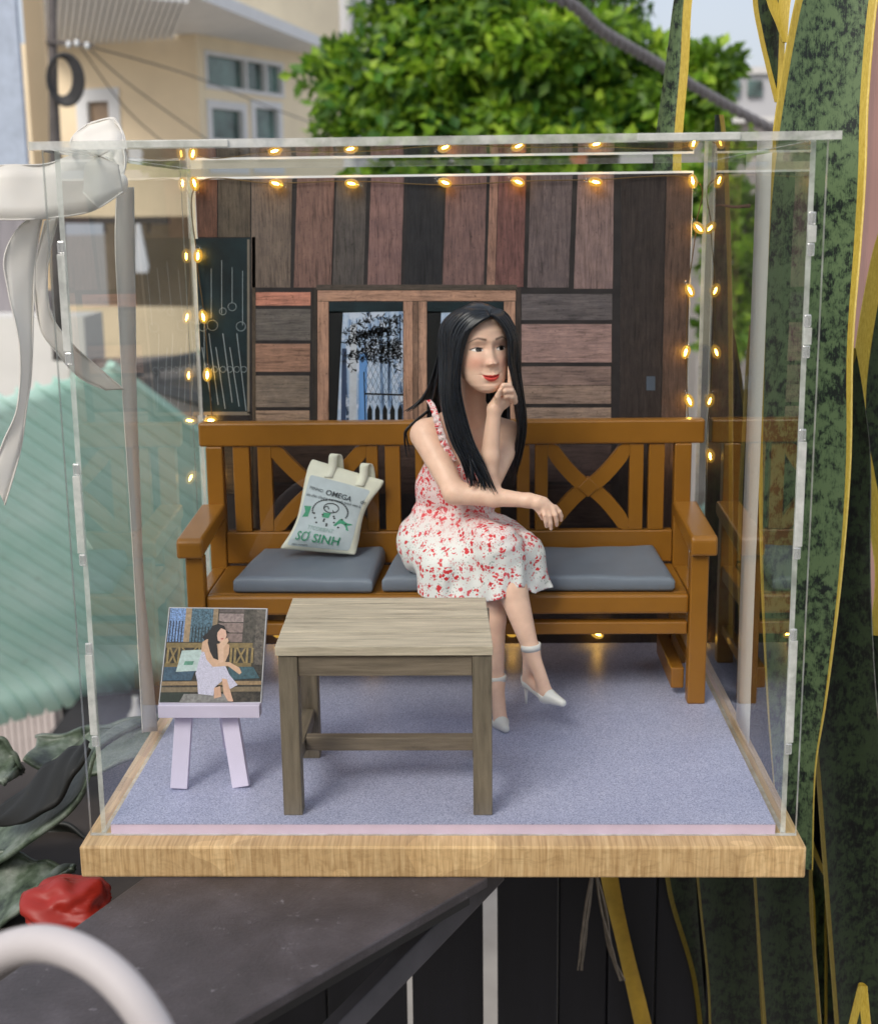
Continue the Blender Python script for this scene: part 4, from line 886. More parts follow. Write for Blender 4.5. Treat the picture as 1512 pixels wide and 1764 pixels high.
# ================================================================== WOMAN FIGURE
class Field:
    """signed distance grid with smooth unions; surface nets give one continuous skin"""
    def __init__(s, lo, hi, h):
        s.lo = np.array(lo, float); s.h = h; s.n = np.ceil((np.array(hi)-s.lo)/h).astype(int)+1
        s.f = np.full(s.n, 1.0, np.float32)
        s.ax = [s.lo[i]+h*np.arange(s.n[i]) for i in range(3)]
    def sl(s, lo, hi):
        a = np.clip(((np.array(lo)-s.lo)/s.h).astype(int), 0, s.n-1); b = np.clip(((np.array(hi)-s.lo)/s.h).astype(int)+2, 1, s.n)
        g = np.meshgrid(*[s.ax[i][a[i]:b[i]] for i in range(3)], indexing='ij', sparse=True)
        return tuple(slice(a[i], b[i]) for i in range(3)), g
    def put(s, sl, d, k):
        a = s.f[sl]
        if k > 0: h = np.clip(.5+.5*(a-d)/k, 0, 1); s.f[sl] = (a*(1-h)+d*h-k*h*(1-h)).astype(np.float32)
        else: s.f[sl] = np.minimum(a, d)
    def cone(s, a, b, ra, rb, k=.25, asp=None):
        a = np.array(a, float); b = np.array(b, float); R_ = max(ra, rb)+k+.3
        sl, g = s.sl(np.minimum(a, b)-R_, np.maximum(a, b)+R_); d = b-a
        t = ((g[0]-a[0])*d[0]+(g[1]-a[1])*d[1]+(g[2]-a[2])*d[2])/max(d@d, 1e-9); t = np.clip(t, 0, 1)
        q = np.sqrt((g[0]-a[0]-t*d[0])**2+(g[1]-a[1]-t*d[1])**2+(g[2]-a[2]-t*d[2])**2)-(ra+(rb-ra)*t)
        s.put(sl, q, k)
    def ell(s, c, r, k=.25, Rm=None):
        c = np.array(c, float); r = np.array(r, float); R_ = r.max()+k+.3 if Rm is not None else r+k+.3
        sl, g = s.sl(c-R_, c+R_); X, Y, Z = g[0]-c[0], g[1]-c[1], g[2]-c[2]
        if Rm is not None: X, Y, Z = [Rm[0][i]*X+Rm[1][i]*Y+Rm[2][i]*Z for i in range(3)]
        k0 = np.sqrt((X/r[0])**2+(Y/r[1])**2+(Z/r[2])**2); k1 = np.sqrt((X/r[0]**2)**2+(Y/r[1]**2)**2+(Z/r[2]**2)**2)+1e-9
        s.put(sl, k0*(k0-1)/k1, k)
    def chain(s, P, R_, k=.06, k0=None):
        for i in range(len(P)-1): s.cone(P[i], P[i+1], R_[i], R_[i+1], k if (i or k0 is None) else k0)
    def mesh(s, it=1):
        f = s.f; ins = f < 0; n = f.shape
        cell = np.zeros([q-1 for q in n], np.int8)
        for dx in (0, 1):
            for dy in (0, 1):
                for dz in (0, 1): cell += ins[dx:n[0]-1+dx, dy:n[1]-1+dy, dz:n[2]-1+dz]
        act = (cell > 0) & (cell < 8); idx = -np.ones(act.shape, np.int64); C = np.argwhere(act); idx[act] = np.arange(len(C))
        acc = np.zeros((len(C), 3)); cnt = np.zeros(len(C))
        cor = [(x, y, z) for x in (0, 1) for y in (0, 1) for z in (0, 1)]
        for a in cor:
            for ax in range(3):
                if a[ax]: continue
                b = list(a); b[ax] = 1
                va = f[C[:, 0]+a[0], C[:, 1]+a[1], C[:, 2]+a[2]]; vb = f[C[:, 0]+b[0], C[:, 1]+b[1], C[:, 2]+b[2]]
                m_ = (va < 0) != (vb < 0); t = np.where(m_, va/(va-vb+1e-12), 0); p = np.array(a, float)[None].repeat(len(C), 0); p[:, ax] += t
                acc[m_] += p[m_]; cnt[m_] += 1
        V = s.lo+(C+acc/cnt[:, None])*s.h
        F = []
        for ax in range(3):
            o = [q for q in range(3) if q != ax]; sl0 = [slice(None)]*3; sl1 = [slice(None)]*3; sl0[ax] = slice(0, -1); sl1[ax] = slice(1, None)
            E = np.argwhere(ins[tuple(sl0)] != ins[tuple(sl1)]); E = E[(E[:, o[0]] > 0) & (E[:, o[1]] > 0) & (E[:, o[0]] < n[o[0]]-1) & (E[:, o[1]] < n[o[1]]-1)]
            q = []
            for da, db in ((-1, -1), (0, -1), (0, 0), (-1, 0)):
                c = E.copy(); c[:, o[0]] += da; c[:, o[1]] += db; q.append(idx[c[:, 0], c[:, 1], c[:, 2]])
            q = np.stack(q, 1); inside = ins[E[:, 0], E[:, 1], E[:, 2]]
            flip = inside if ax != 1 else ~inside
            q[~flip] = q[~flip][:, ::-1]; F.append(q)
        return V, np.vstack(F)
def np_mesh(name, V, F, mat, parent, col=None):
    me = bpy.data.meshes.new(name); org = ORG[parent.name]; V = (V-org)*S
    me.vertices.add(len(V)); me.vertices.foreach_set('co', V.ravel()); me.loops.add(F.size); me.polygons.add(len(F))
    me.loops.foreach_set('vertex_index', F.ravel().astype(np.int32)); me.polygons.foreach_set('loop_start', np.arange(0, F.size, F.shape[1], dtype=np.int32))
    me.polygons.foreach_set('use_smooth', np.ones(len(F), bool)); me.materials.append(mat)
    if col is not None:
        ca = me.color_attributes.new('paint', 'FLOAT_COLOR', 'POINT'); ca.data.foreach_set('color', np.hstack([col, np.ones((len(col), 1))]).astype(np.float32).ravel())
    me.update(); me.validate()
    o = bpy.data.objects.new(name, me); COL.objects.link(o); ORG[o.name] = org; o.parent = parent
    return o

wom = thing('person', 'long haired woman figurine in a red floral dress, seated cross legged on the bench', 'person', (1.5, 17, SZ))
SKIN = lin((242, 203, 178))
a = N('figure_skin'); at_ = a.n('Attribute', attribute_name='paint'); vk = a.coords((1, 1, 1)); nk = a.noise(vk, 1.1, 5, .65); a.base(a.mix(1.0, at_.outputs['Color'], a.ramp(nk, [(.3, (.90, .86, .84)), (.7, (1.05, 1.05, 1.05))]), 'MULTIPLY')); a.bump(a.noise(vk, 16, 3), .06, .015); a.set(Roughness=.42)
a.b.inputs['Subsurface Weight'].default_value = .12; a.b.inputs['Subsurface Radius'].default_value = (.0025, .001, .0006); a.b.inputs['Subsurface Scale'].default_value = .6
a.b.inputs['Specular IOR Level'].default_value = .4; SKM = a.m

B = Field((-3.0, 9.6, .3), (7.2, 19.6, 19.4), .055)
# torso, neck, shoulders
shR, shL = np.array([-1.05, 16.2, 15.25]), np.array([3.38, 16.6, 15.1])
B.ell((1.1, 16.7, 14.3), (1.95, 1.1, 2.0), .3); B.ell((1.0, 17.3, 12.3), (1.6, 1.2, 2.2), .6); B.ell((.7, 18.2, 9.2), (2.2, 1.6, 1.9), .6)
B.ell((.55, 15.85, 13.55), (.72, .6, .75), .35); B.ell((2.0, 15.95, 13.45), (.72, .6, .75), .35)
B.cone((1.5, 15.3, 18.9), (1.35, 16.3, 16.2), .72, .8, .35)
B.cone((1.35, 16.6, 16.6), shR+[.3, .2, .3], .55, .5, .6); B.cone((1.35, 16.6, 16.6), shL+[-.3, .1, .3], .55, .5, .6)
B.cone(shR, shL, .62, .62, .5); B.cone((1.3, 16.2, 15.9), shR+[.1, -.1, .3], .18, .16, .3)   # collar bone
# right arm (viewer left): lies across the lap
eR, wR = at(783, 849, y=13.9), at(908, 862, y=13.1)
B.cone(shR, eR+[0, 0, .05], .80, .58, .35); B.cone(eR, eR*.45+wR*.55, .60, .50, .3); B.cone(eR*.45+wR*.55, wR, .50, .36, .2)
def px3(*L): return [at(x, y, y=d) for x, y, d in L]
def hand(P, R_, k=.05, k0=.1): B.chain(px3(*P), R_, k, k0)
hand([(908, 862, 13.1), (926, 866, 13.0), (938, 874, 12.95)], [.35, .34, .24], .15, .2)
hand([(914, 861, 13.15), (936, 866, 13.1), (952, 876, 13.05)], [.32, .28, .2], .12, .15)
for f in ([(934, 872, 12.9), (938, 887, 12.7), (940, 898, 12.75), (941, 907, 12.9)], [(941, 873, 12.95), (946, 889, 12.75), (948, 901, 12.8), (949, 911, 12.95)],
          [(950, 874, 13.0), (956, 887, 12.85), (958, 897, 12.95), (958.5, 905, 13.1)], [(956, 874, 13.15), (963, 882, 13.1), (966, 889, 13.2), (966, 896, 13.3)]):
    B.chain(px3(*f), [.15, .135, .12, .095], .03, .07)
hand([(920, 868, 12.9), (930, 884, 12.95), (934, 894, 13.1)], [.17, .13, .09], .03, .1)
# left arm: elbow on the lap, fist under the chin
eL, wL = at(839, 841, y=13.75), at(851, 704, y=13.75)
B.cone(shL, eL+[.15, .25, .3], .78, .58, .35); B.cone(eL, eL*.6+wL*.4, .52, .49, .25); B.cone(eL*.6+wL*.4, wL, .49, .34, .2)
hand([(851, 704, 13.75), (860, 690, 13.75), (871, 678, 13.75)], [.34, .33, .27], .15, .2)
hand([(854, 706, 13.9), (868, 692, 14.0), (881, 680, 14.0)], [.3, .3, .25], .15, .2)
hand([(878, 672, 13.75), (878, 658, 13.65), (877.5, 645, 13.65), (876.5, 632, 13.75)], [.16, .12, .105, .08], .03, .08)
for f in ([(882, 676, 13.7), (877, 664, 13.35), (867, 664, 13.15), (862, 670, 13.3)], [(885, 684, 13.75), (880, 673, 13.35), (870, 673, 13.15), (865, 678, 13.35)], [(886, 691, 13.85), (881, 683, 13.45), (872, 682, 13.3), (867, 686, 13.5)]):
    B.chain(px3(*f), [.18, .155, .14, .11], .03, .07)
hand([(858, 694, 13.5), (857, 682, 13.2), (861, 672, 13.05)], [.18, .15, .11], .03, .1)
# legs
kR = np.array([2.75, 13.1, 9.95]); aR = at(914, 1118, y=12.0); kL = np.array([2.35, 13.6, 7.9]); aL = at(855, 1172, y=13.6)
B.cone((-.1, 18.0, 8.5), kR, 1.35, .85, .4); B.cone((1.9, 18.2, 8.3), kL, 1.3, .8, .4)
mR = kR*.55+aR*.45; B.cone(kR, mR+[.0, .22, 0], .78, .68, .3); B.cone(mR+[0, .22, 0], aR, .78, .42, .3)
mL = kL*.6+aL*.4; B.cone(kL, mL+[0, .2, 0], .75, .62, .3); B.cone(mL+[0, .2, 0], aL, .68, .38, .3)
def foot(ank, heel, ball, toe, k=.15):
    B.cone(ank, heel, .40, .33, .15); B.cone(ank, ball, .38, .34, .3); B.cone(heel, ball, .29, .31, .2); B.cone(ball, toe, .31, .15, .15)
hR, bR, tR = at(910, 1172, y=12.3), at(941, 1196, y=11.2), at(963, 1207, y=10.7)
foot(aR, hR, bR, tR)
hL, bL, tL = at(853, 1216, y=13.2), at(862, 1242, y=11.8), at(869, 1252, y=11.1)
foot(aL, hL, bL, tL)
Vb, Fb = B.mesh()
print('BODY', len(Vb))
# ---- head: lofted skull with modelled face, painted features
HC = np.array([1.86, 14.62, 20.0]); YAW = math.radians(21.5)
HR = rotz(YAW) @ rotx(math.radians(-3)) @ roty(math.radians(-1))
zt_ = np.array([-2.28, -2.22, -2.08, -1.85, -1.55, -1.2, -.8, -.4, 0, .4, .9, 1.4, 1.8, 2.08, 2.22, 2.28])
w_t = np.array([0, .32, .62, .88, 1.09, 1.25, 1.36, 1.41, 1.43, 1.44, 1.38, 1.2, .92, .56, .25, 0])
yf_t = np.array([-.95, -1.18, -1.36, -1.44, -1.44, -1.44, -1.47, -1.5, -1.54, -1.6, -1.58, -1.38, -1.05, -.62, -.25, .05])
yb_t_ = np.array([-.8, -.62, -.45, -.15, .2, .6, 1.05, 1.45, 1.72, 1.86, 1.85, 1.62, 1.25, .8, .4, .1])
def headpt(th, z, grow=0.0):
    w_ = np.interp(z, zt_, w_t); yf_ = np.interp(z, zt_, yf_t); yb_ = np.interp(z, zt_, yb_t_); yc = np.clip((yf_+yb_)/2, -2, .12)
    c, s_ = np.cos(th), np.sin(th); e = .92
    x = (w_+grow)*np.sign(s_)*np.abs(s_)**e; y = np.where(c > 0, yc-(yc-yf_+grow)*np.abs(c)**e, yc+(yb_-yc+grow)*np.abs(c)**e)
    return x, y
nt_, nz_ = 420, 380
TH = np.linspace(-math.pi, math.pi, nt_, endpoint=False); ph = np.linspace(-math.pi/2, math.pi/2, nz_); ZZ = 2.28*np.sin(ph)
th, zz = np.meshgrid(TH, ZZ); x, y = headpt(th, zz)
G = lambda cx, cz, sx, sz: np.exp(-((x-cx)/sx)**2/2-((zz-cz)/sz)**2/2)
G2 = lambda cx, cz, sx, sz: np.exp(-((np.abs(x)-cx)/sx)**2/2-((zz-cz)/sz)**2/2)
fr = 1/(1+np.exp(-(np.cos(th)-.35)*12))
sig = lambda t: 1/(1+np.exp(-t))
d = np.zeros_like(x)
tn = np.clip((.25-zz)/.98, 0, 1.0)
d += (.05+.20*tn**1.3)*np.exp(-(x/(.11+.09*tn))**2/2)*sig((zz+.84)/.035)*sig((.38-zz)/.1)
d += .09*G(0, -.70, .15, .11)*sig((zz+.88)/.03) + .13*G2(.18, -.76, .08, .075)
d -= .17*G2(.60, .06, .30, .20); d -= .06*G2(.27, .02, .1, .16)
d += .075*G2(.63, -.06, .24, .12); d += .05*G2(.6, .46, .35, .12)
d += .035*G2(.63, .075, .26, .035); d -= .03*G2(.63, .035, .24, .018)
d += .09*G2(.72, -.62, .3, .28); d += .09*G(0, -1.3, .42, .26)
smile = .095*np.clip(np.abs(x)/.4, 0, 1.3)**2
zm = zz-smile
Gm = lambda cz, sx, sz: np.exp(-(x/sx)**2/2-((zm-cz)/sz)**2/2)
d += .085*Gm(-1.335, .26, .055)+.12*Gm(-1.535, .22, .075)-.07*Gm(-1.428, .35, .02)
d -= .03*G(0, -1.12, .05, .1); d -= .06*G(0, -1.74, .25, .06); d += .09*G(0, -2.02, .28, .16); d -= .035*G2(.48, -1.33, .06, .08); d -= .03*G2(.42, -.95, .08, .16)
d *= fr
y = y-d; zpos = np.where(zz > 1.2, 1.2+(zz-1.2)*.84, zz)
# paint
sk = np.array(SKIN); colr = np.ones(x.shape+(3,))*sk
def blend(mask, c): 
    global colr
    mask = np.clip(mask, 0, 1)[..., None]; colr = colr*(1-mask)+np.array(lin(c))*mask
front = (np.cos(th) > .1)
edge = lambda v_, w_: np.clip(v_/w_+.5, 0, 1)
blend(.42*G2(.80, -.66, .34, .26)*fr, (232, 136, 112)); blend(.16*G(0, -.68, .2, .14)*fr, (225, 150, 130)); blend(.30*G2(.64, .12, .30, .09)*fr, (176, 112, 92)); blend(.35*G2(.15, -.86, .07, .025)*fr, (150, 80, 66))
zu = -1.428+smile+.135*np.clip(1-(np.abs(x)/.46), 0, 1)**.6-.035*np.exp(-(x/.06)**2); zl = -1.428+smile-.225*np.sqrt(np.clip(1-(x/.44)**2, 0, 1))
lips = edge(zu-zz, .035)*edge(zz-zl, .04)*(np.abs(x) < .46)*front; blend(lips*.95, (214, 58, 52)); blend(.9*np.exp(-((zm+1.428)/.017)**2)*(np.abs(x) < .40)*front, (112, 22, 26))
ax_ = np.abs(x); ex = (ax_-.635)
up_ = -.03+.125*np.clip(1-(ex/.30)**2, 0, 1)+.05*ex; lo_ = -.055-.065*np.clip(1-(ex/.29)**2, 0, 1)+.05*ex
eye = edge(up_-zz, .02)*edge(zz-lo_, .02)*(np.abs(ex) < .28)*front; blend(eye, (236, 226, 220))
look = .055*np.sign(x)*1.0      # looking to her left (viewer right)
ixc = np.where(x > 0, .665, -.585); iris = edge(.145-np.sqrt((x-ixc)**2+(zz+.025)**2), .02)*eye; blend(iris, (30, 15, 10)); blend(edge(.085-np.sqrt((x-ixc)**2+(zz+.025)**2), .02)*eye, (10, 8, 8))
blend(.0*edge(.016-np.sqrt((x-ixc+.045)**2+(zz-.015)**2), .015)*eye, (255, 255, 255))
blend(.95*np.exp(-((zz-up_-.006)/.036)**2)*(ex > -.27)*(ex < .36)*front, (28, 18, 16)); blend(.45*np.exp(-((zz-lo_)/.012)**2)*(np.abs(ex) < .27)*front, (110, 70, 60)); blend(.35*np.exp(-((zz-up_-.085)/.018)**2)*(np.abs(ex) < .28)*front, (150, 96, 80))
bz = .455+.10*np.clip((ax_-.25)/.4, 0, 1)-.22*np.clip((ax_-.66)/.4, 0, 1)**1.4; bw = .062*np.clip(1.25-(ax_-.25)/.85, .2, 1)
blend(.8*edge(bw-np.abs(zz-bz), .07)*edge(ax_-.24, .08)*edge(1.05-ax_, .1)*front, (64, 42, 34))
P_ = np.stack([x, y, zpos], -1).reshape(-1, 3) @ HR.T + HC
ii = np.arange(nz_*nt_).reshape(nz_, nt_); Fh = np.stack([ii[:-1], np.roll(ii, -1, 1)[:-1], np.roll(ii, -1, 1)[1:], ii[1:]], -1).reshape(-1, 4)
keep = (np.abs(ph[:-1]) < 1.56)
# ear (viewer-left side partly hidden): small
Cb = np.ones((len(Vb), 3))*sk
wv_ = np.exp(-((Vb-kR)**2).sum(1)/.8)[:, None]*.12; Cb = Cb*(1-wv_)+np.array(lin((220, 150, 126)))*wv_
np_mesh('body', np.vstack([Vb, P_]), np.vstack([Fb, Fh+len(Vb)]), SKM, wom, np.vstack([Cb, colr.reshape(-1, 3)]))

# ---- dress
DRS = Field((-4.4, 11.0, 5.6), (7.4, 21.0, 17.2), .06)
g3 = DRS
g3.ell((1.05, 16.7, 13.9), (2.12, 1.22, 2.0), .3); g3.ell((.6, 17.1, 12.0), (2.3, 1.4, 2.2), .6); g3.ell((.2, 17.6, 9.4), (2.7, 1.9, 2.0), .8)
g3.ell((.55, 15.85, 13.5), (.82, .68, .8), .3); g3.ell((2.0, 15.95, 13.4), (.82, .68, .8), .3)
g3.cone((-.7, 16.9, 9.0), (.6, 14.6, 8.6), 2.0, 1.45, .6)
g3.cone((.3, 17.2, 9.3), (2.7, 13.25, 9.85), 1.9, 1.22, .6)
g3.cone((2.8, 17.0, 9.0), (4.0, 14.3, 9.3), 1.7, 1.1, .5)
g3.cone((-.3, 15.1, 8.2), (-.2, 14.7, 6.6), 1.5, 1.38, .5); g3.cone((1.4, 14.3, 8.8), (1.5, 13.9, 6.4), 1.35, 1.3, .5)
g3.cone((2.9, 13.2, 9.7), (3.15, 12.95, 7.0), 1.12, 1.05, .4); g3.cone((4.1, 14.4, 9.2), (4.75, 14.3, 7.2), 1.0, .78, .4)
g3.cone((3.6, 14.0, 9.2), (4.1, 13.7, 7.3), 1.0, .8, .3)
# folds
X, Y, Z = np.meshgrid(*g3.ax, indexing='ij', sparse=True)
low = np.clip((10.4-Z)/2.5, 0, 1)
fold = .13*np.sin(3.1*X+1.3*np.sin(.9*Z)+.8*Y)*low + .06*np.sin(6.3*X-1.1*Z+1.5)*low + .05*np.sin(3.6*Z+2.2*X)*np.exp(-((Z-11)/1.3)**2)+.025*np.sin(9*Z-3*X)*np.exp(-((Z-10.6)/1.2)**2)
g3.f += fold.astype(np.float32)
hem = 6.95+.10*np.sin(2.6*X)+.75*np.exp(-((X-3.9)/.55)**2)+.22*np.clip(X-1.2, 0, 1.4)
g3.f = np.maximum(g3.f, (hem-Z).astype(np.float32)*.8)
neck = 13.6+.28*np.cos((X-1.2)*1.9)-.0*Y + .25*np.clip(Y-16.9, 0, 2); g3.f = np.maximum(g3.f, (Z-neck).astype(np.float32)*.8)
# hollow under the hem so the legs come out of an opening
inner = g3.f+.16; cut = np.maximum(inner, Z-hem-1.1)
g3.f = np.maximum(g3.f, -np.minimum(cut, 9)).astype(np.float32)
g3.f[:, :, :2] = 1; 
Vd, Fd = g3.mesh()
a = N('floral_dress'); v = a.coords((1, 1, 1)); wob = a.n('TexNoise'); wob.inputs['Scale'].default_value = 3.4; wob.inputs['Detail'].default_value = 2; a.l(v, wob.inputs['Vector'])
sub = a.n('VectorMath', operation='MULTIPLY_ADD'); a.l(wob.outputs['Color'], sub.inputs[0]); sub.inputs[1].default_value = (.22, .22, .22); a.l(v, sub.inputs[2])
def vor(scale, vec, rnd=1.0):
    q = a.n('TexVoronoi'); q.inputs['Scale'].default_value = scale; q.inputs['Randomness'].default_value = rnd; a.l(vec, q.inputs['Vector']); return q
big = vor(2.15, sub.outputs[0], .9); sm = vor(5.2, sub.outputs[0]); tiny = vor(8, v)
msk = a.ramp(big.outputs['Distance'], [(.40, (1,)*3), (.46, (0,)*3)]); pet = a.ramp(sm.outputs['Distance'], [(.50, (1,)*3), (.57, (0,)*3)])
sz_ = a.n('SeparateXYZ'); a.l(v, sz_.inputs[0]); hi = a.n('MapRange'); a.l(sz_.outputs[2], hi.inputs[0]); hi.inputs[1].default_value = 3.0; hi.inputs[2].default_value = 5.2
sm2 = vor(4.6, sub.outputs[0]); sm3 = vor(9.5, v); up_m = a.math('MULTIPLY', a.math('MULTIPLY', a.ramp(sm2.outputs['Distance'], [(.40, (1,)*3), (.48, (0,)*3)]), a.ramp(sm3.outputs['Distance'], [(.46, (1,)*3), (.54, (0,)*3)])), hi.outputs[0])
flw = a.math('MAXIMUM', a.math('MULTIPLY', msk, pet), up_m)
rdm = a.n('SeparateColor'); a.l(big.outputs['Color'], rdm.inputs[0])
red = a.ramp(rdm.outputs[0], [(0, lin((206, 40, 50))), (.55, lin((222, 62, 66))), (1, lin((214, 92, 100)))])
lf = a.math('MULTIPLY', a.ramp(big.outputs['Distance'], [(.36, (0,)*3), (.40, (1,)*3), (.62, (1,)*3), (.68, (0,)*3)]), a.ramp(tiny.outputs['Distance'], [(.30, (1,)*3), (.38, (0,)*3)]))
cc = a.mix(a.math('MULTIPLY', lf, .65), a.mix(a.math('MULTIPLY', hi.outputs[0], .45), lin((234, 234, 228)), lin((226, 170, 176))), a.mix(a.ramp(rdm.outputs[1], [(.45, (0,)*3), (.5, (1,)*3)]), lin((120, 140, 128)), lin((212, 96, 100))))
cc = a.mix(flw, cc, red); a.base(cc); a.set(Roughness=.55); DRM = a.m
np_mesh('dress', Vd, Fd, DRM, wom)
# straps with a ruffle
def ribbon_strip(name, P, wdt, nrm_, mat, parent, th_=.06, n=40, ruf=0, ruff=9):
    C_ = crom(P, n); Wd = np.interp(np.linspace(0, 1, n), np.linspace(0, 1, len(wdt)), wdt)
    Nv = crom([np.array(q)/np.linalg.norm(q) for q in nrm_], n); T_ = np.gradient(C_, axis=0); T_ /= np.linalg.norm(T_, axis=1)[:, None]
    Sd = np.cross(T_, Nv); Sd /= np.linalg.norm(Sd, axis=1)[:, None]; V = []
    for i in range(n):
        for q in np.linspace(-1, 1, 5):
            r_ = ruf*math.sin(ruff*2*math.pi*i/n)*(q*.5+.5); V.append(C_[i]+Sd[i]*Wd[i]/2*q+Nv[i]*r_)
    F = [(5*i+k, 5*i+k+1, 5*i+6+k, 5*i+5+k) for i in range(n-1) for k in range(4)]
    return MB().add(V, F).build(name, mat, parent, True, solid=th_)
ribbon_strip('strap', [at(738, 690, y=15.95), at(745, 700, y=15.5), at(752, 722, y=15.05), at(760, 748, y=14.95), at(770, 775, y=14.95), at(780, 796, y=15.0)], [.22, .3, .36, .4, .42, .5], [(-.3, -.4, 1), (-.3, -.8, .6), (-.3, -1, .2), (-.2, -1, .1), (-.1, -1, .1), (-.1, -1, 0)], DRM, wom, .06, 60, .07, 13)
ribbon_strip('strap', [np.array([2.75, 16.5, 15.75]), np.array([2.7, 16.0, 15.6]), np.array([2.6, 15.6, 14.9]), np.array([2.45, 15.35, 14.0])], [.3, .36, .4, .45], [(.1, -.2, 1), (.1, -.8, .6), (.1, -1, .2), (.1, -1, 0)], DRM, wom, .06, 40, .06, 9)
# shoes
SHO = plain('white_shoe', (232, 230, 222), .3, .02, 1, 0)
def shoe(ank, heel, ball, toe, flo, strapdir):
    toe = toe+(toe-ball)*.25
    Fd_ = Field(np.min([heel, ball, toe], 0)-1.0, np.max([heel, ball, toe], 0)+1.2, .035)
    dn = np.array([0, 0, -1.])
    Fd_.cone(ball+dn*.06, toe+dn*.05, .43, .20, .15); Fd_.cone(heel*.35+ball*.65+dn*.12, ball+dn*.08, .28, .42, .15); Fd_.cone(heel+dn*.12, heel*.4+ball*.6+dn*.18, .34, .26, .15)
    Fd_.cone(heel+dn*.1, heel+(heel-ball)/np.linalg.norm(heel-ball)*.12+dn*.0, .37, .34, .1)
    # opening for the instep
    X_, Y_, Z_ = np.meshgrid(*Fd_.ax, indexing='ij', sparse=True)
    mid = ball*.62+heel*.38+np.array([0, 0, .42]); e = np.array([.42, .55, .40])
    ax1 = (toe-heel)/np.linalg.norm(toe-heel); u = (X_-mid[0])*ax1[0]+(Y_-mid[1])*ax1[1]+(Z_-mid[2])*ax1[2]
    # keep below a sloping top line: plane through heel top and ball top
    up = np.cross(np.cross(ax1, [0, 0, 1.]), ax1); up /= np.linalg.norm(up)
    hgt = (X_-ball[0])*up[0]+(Y_-ball[1])*up[1]+(Z_-ball[2])*up[2]; al = (X_-ball[0])*ax1[0]+(Y_-ball[1])*ax1[1]+(Z_-ball[2])*ax1[2]
    lim = np.where(al > .15, .6, .02+.0*al)+np.where(al < -1.0, .18, 0); Fd_.f = np.maximum(Fd_.f, (hgt-lim)*.9).astype(np.float32)
    V_, F_ = Fd_.mesh(); o = np_mesh('shoe', V_, F_, SHO, wom)
    # stiletto heel
    back = heel+(heel-ball)/np.linalg.norm(heel-ball)*.18
    MB().tube([back+dn*.1, back+dn*.4, np.array([back[0], back[1]+.02, (back[2]-.4)*.45+flo*.55]), np.array([back[0], back[1], flo])], [.2, .13, .075, .06], 10).build('stiletto', SHO, wom, True)
    # ankle strap
    up2 = ank+np.array([0, .0, .12]); n_ = 26; V = []
    for i in range(n_):
        t = 2*math.pi*i/n_
        for q in (-.16, .16): V.append(up2+np.array([.47*math.cos(t), .47*math.sin(t), q+.04*math.cos(t)]))
    MB().add(V, [(2*i, 2*i+1, (2*i+3) % (2*n_), (2*i+2) % (2*n_)) for i in range(n_)]).build('ankle_strap', SHO, wom, True, solid=.1)
    m_ = MB().tube([back+[0, 0, .1], back*.6+(ank+[0, .35, 0])*.4+[0, .05, 0], ank+[0, .40, .05]], [.07, .06, .06], 6); m_.build('shoe_strap', SHO, wom, True)
shoe(aR, hR, bR, tR, hR[2]-1.35, 0); shoe(aL, hL, bL, tL, .52, 0)

# ---- hair
HA = N('black_hair'); vh = HA.coords((1, 1, 1)); fh_ = HA.noise(vh, 5, 3); HA.base(HA.ramp(fh_, [(.35, (.004, .005, .007)), (.7, (.012, .016, .024))])); HA.set(Roughness=.30); HA.b.inputs['Specular IOR Level'].default_value = .45; HA = HA.m  # bluish noise tone puts the hair's sheen into the base colour
hb = MB()
def hair_mass(guides, n, r0=.075, r1=.02, jit=.05, ns=34, sheet=True, endjit=.5, layers=2):
    """guides: each a list of (px,py,y); strands are interpolated between them"""
    Gs = [crom(px3(*g), ns) for g in guides]; Gs = np.array(Gs)
    def at_u(u):
        t = u*(len(Gs)-1); i = min(int(t), len(Gs)-2); f = t-i; return Gs[i]*(1-f)+Gs[i+1]*f
    if sheet:
        mS = 24; V = []
        for j in range(mS):
            C_ = at_u(j/(mS-1)); C_ = C_+np.array([0, .10, -.0]); V += C_[:int(ns*.86)].tolist()
        L_ = int(ns*.86); hb.add(V, [(j*L_+i, j*L_+i+1, (j+1)*L_+i+1, (j+1)*L_+i) for j in range(mS-1) for i in range(L_-1)])
    for k in range(n):
        u = (k+.5)/n; C_ = at_u(min(.999, max(0, u+random.uniform(-.5, .5)/n))).copy()
        L_ = ns-int(random.random()**2*ns*.16*endjit*2)
        off = np.array([random.gauss(0, jit), random.gauss(0, jit)-.02-.05*random.random(), random.gauss(0, jit*.5)])
        wob_ = np.array([random.gauss(0, .09), random.gauss(0, .06), 0])*np.linspace(0, 1, ns)[:, None]**2*1.3
        C_ = C_+off*np.clip(np.linspace(0, 3, ns), 0, 1)[:, None]+wob_; C_ = C_[:L_]
        r = (r0*random.uniform(.7, 1.25))*np.clip(1.0-(np.linspace(0, 1, L_))**3.5, .0, 1)+.012
        r[:3] *= [.6, .8, .95]
        hb.tube(C_, r, 5, .75)
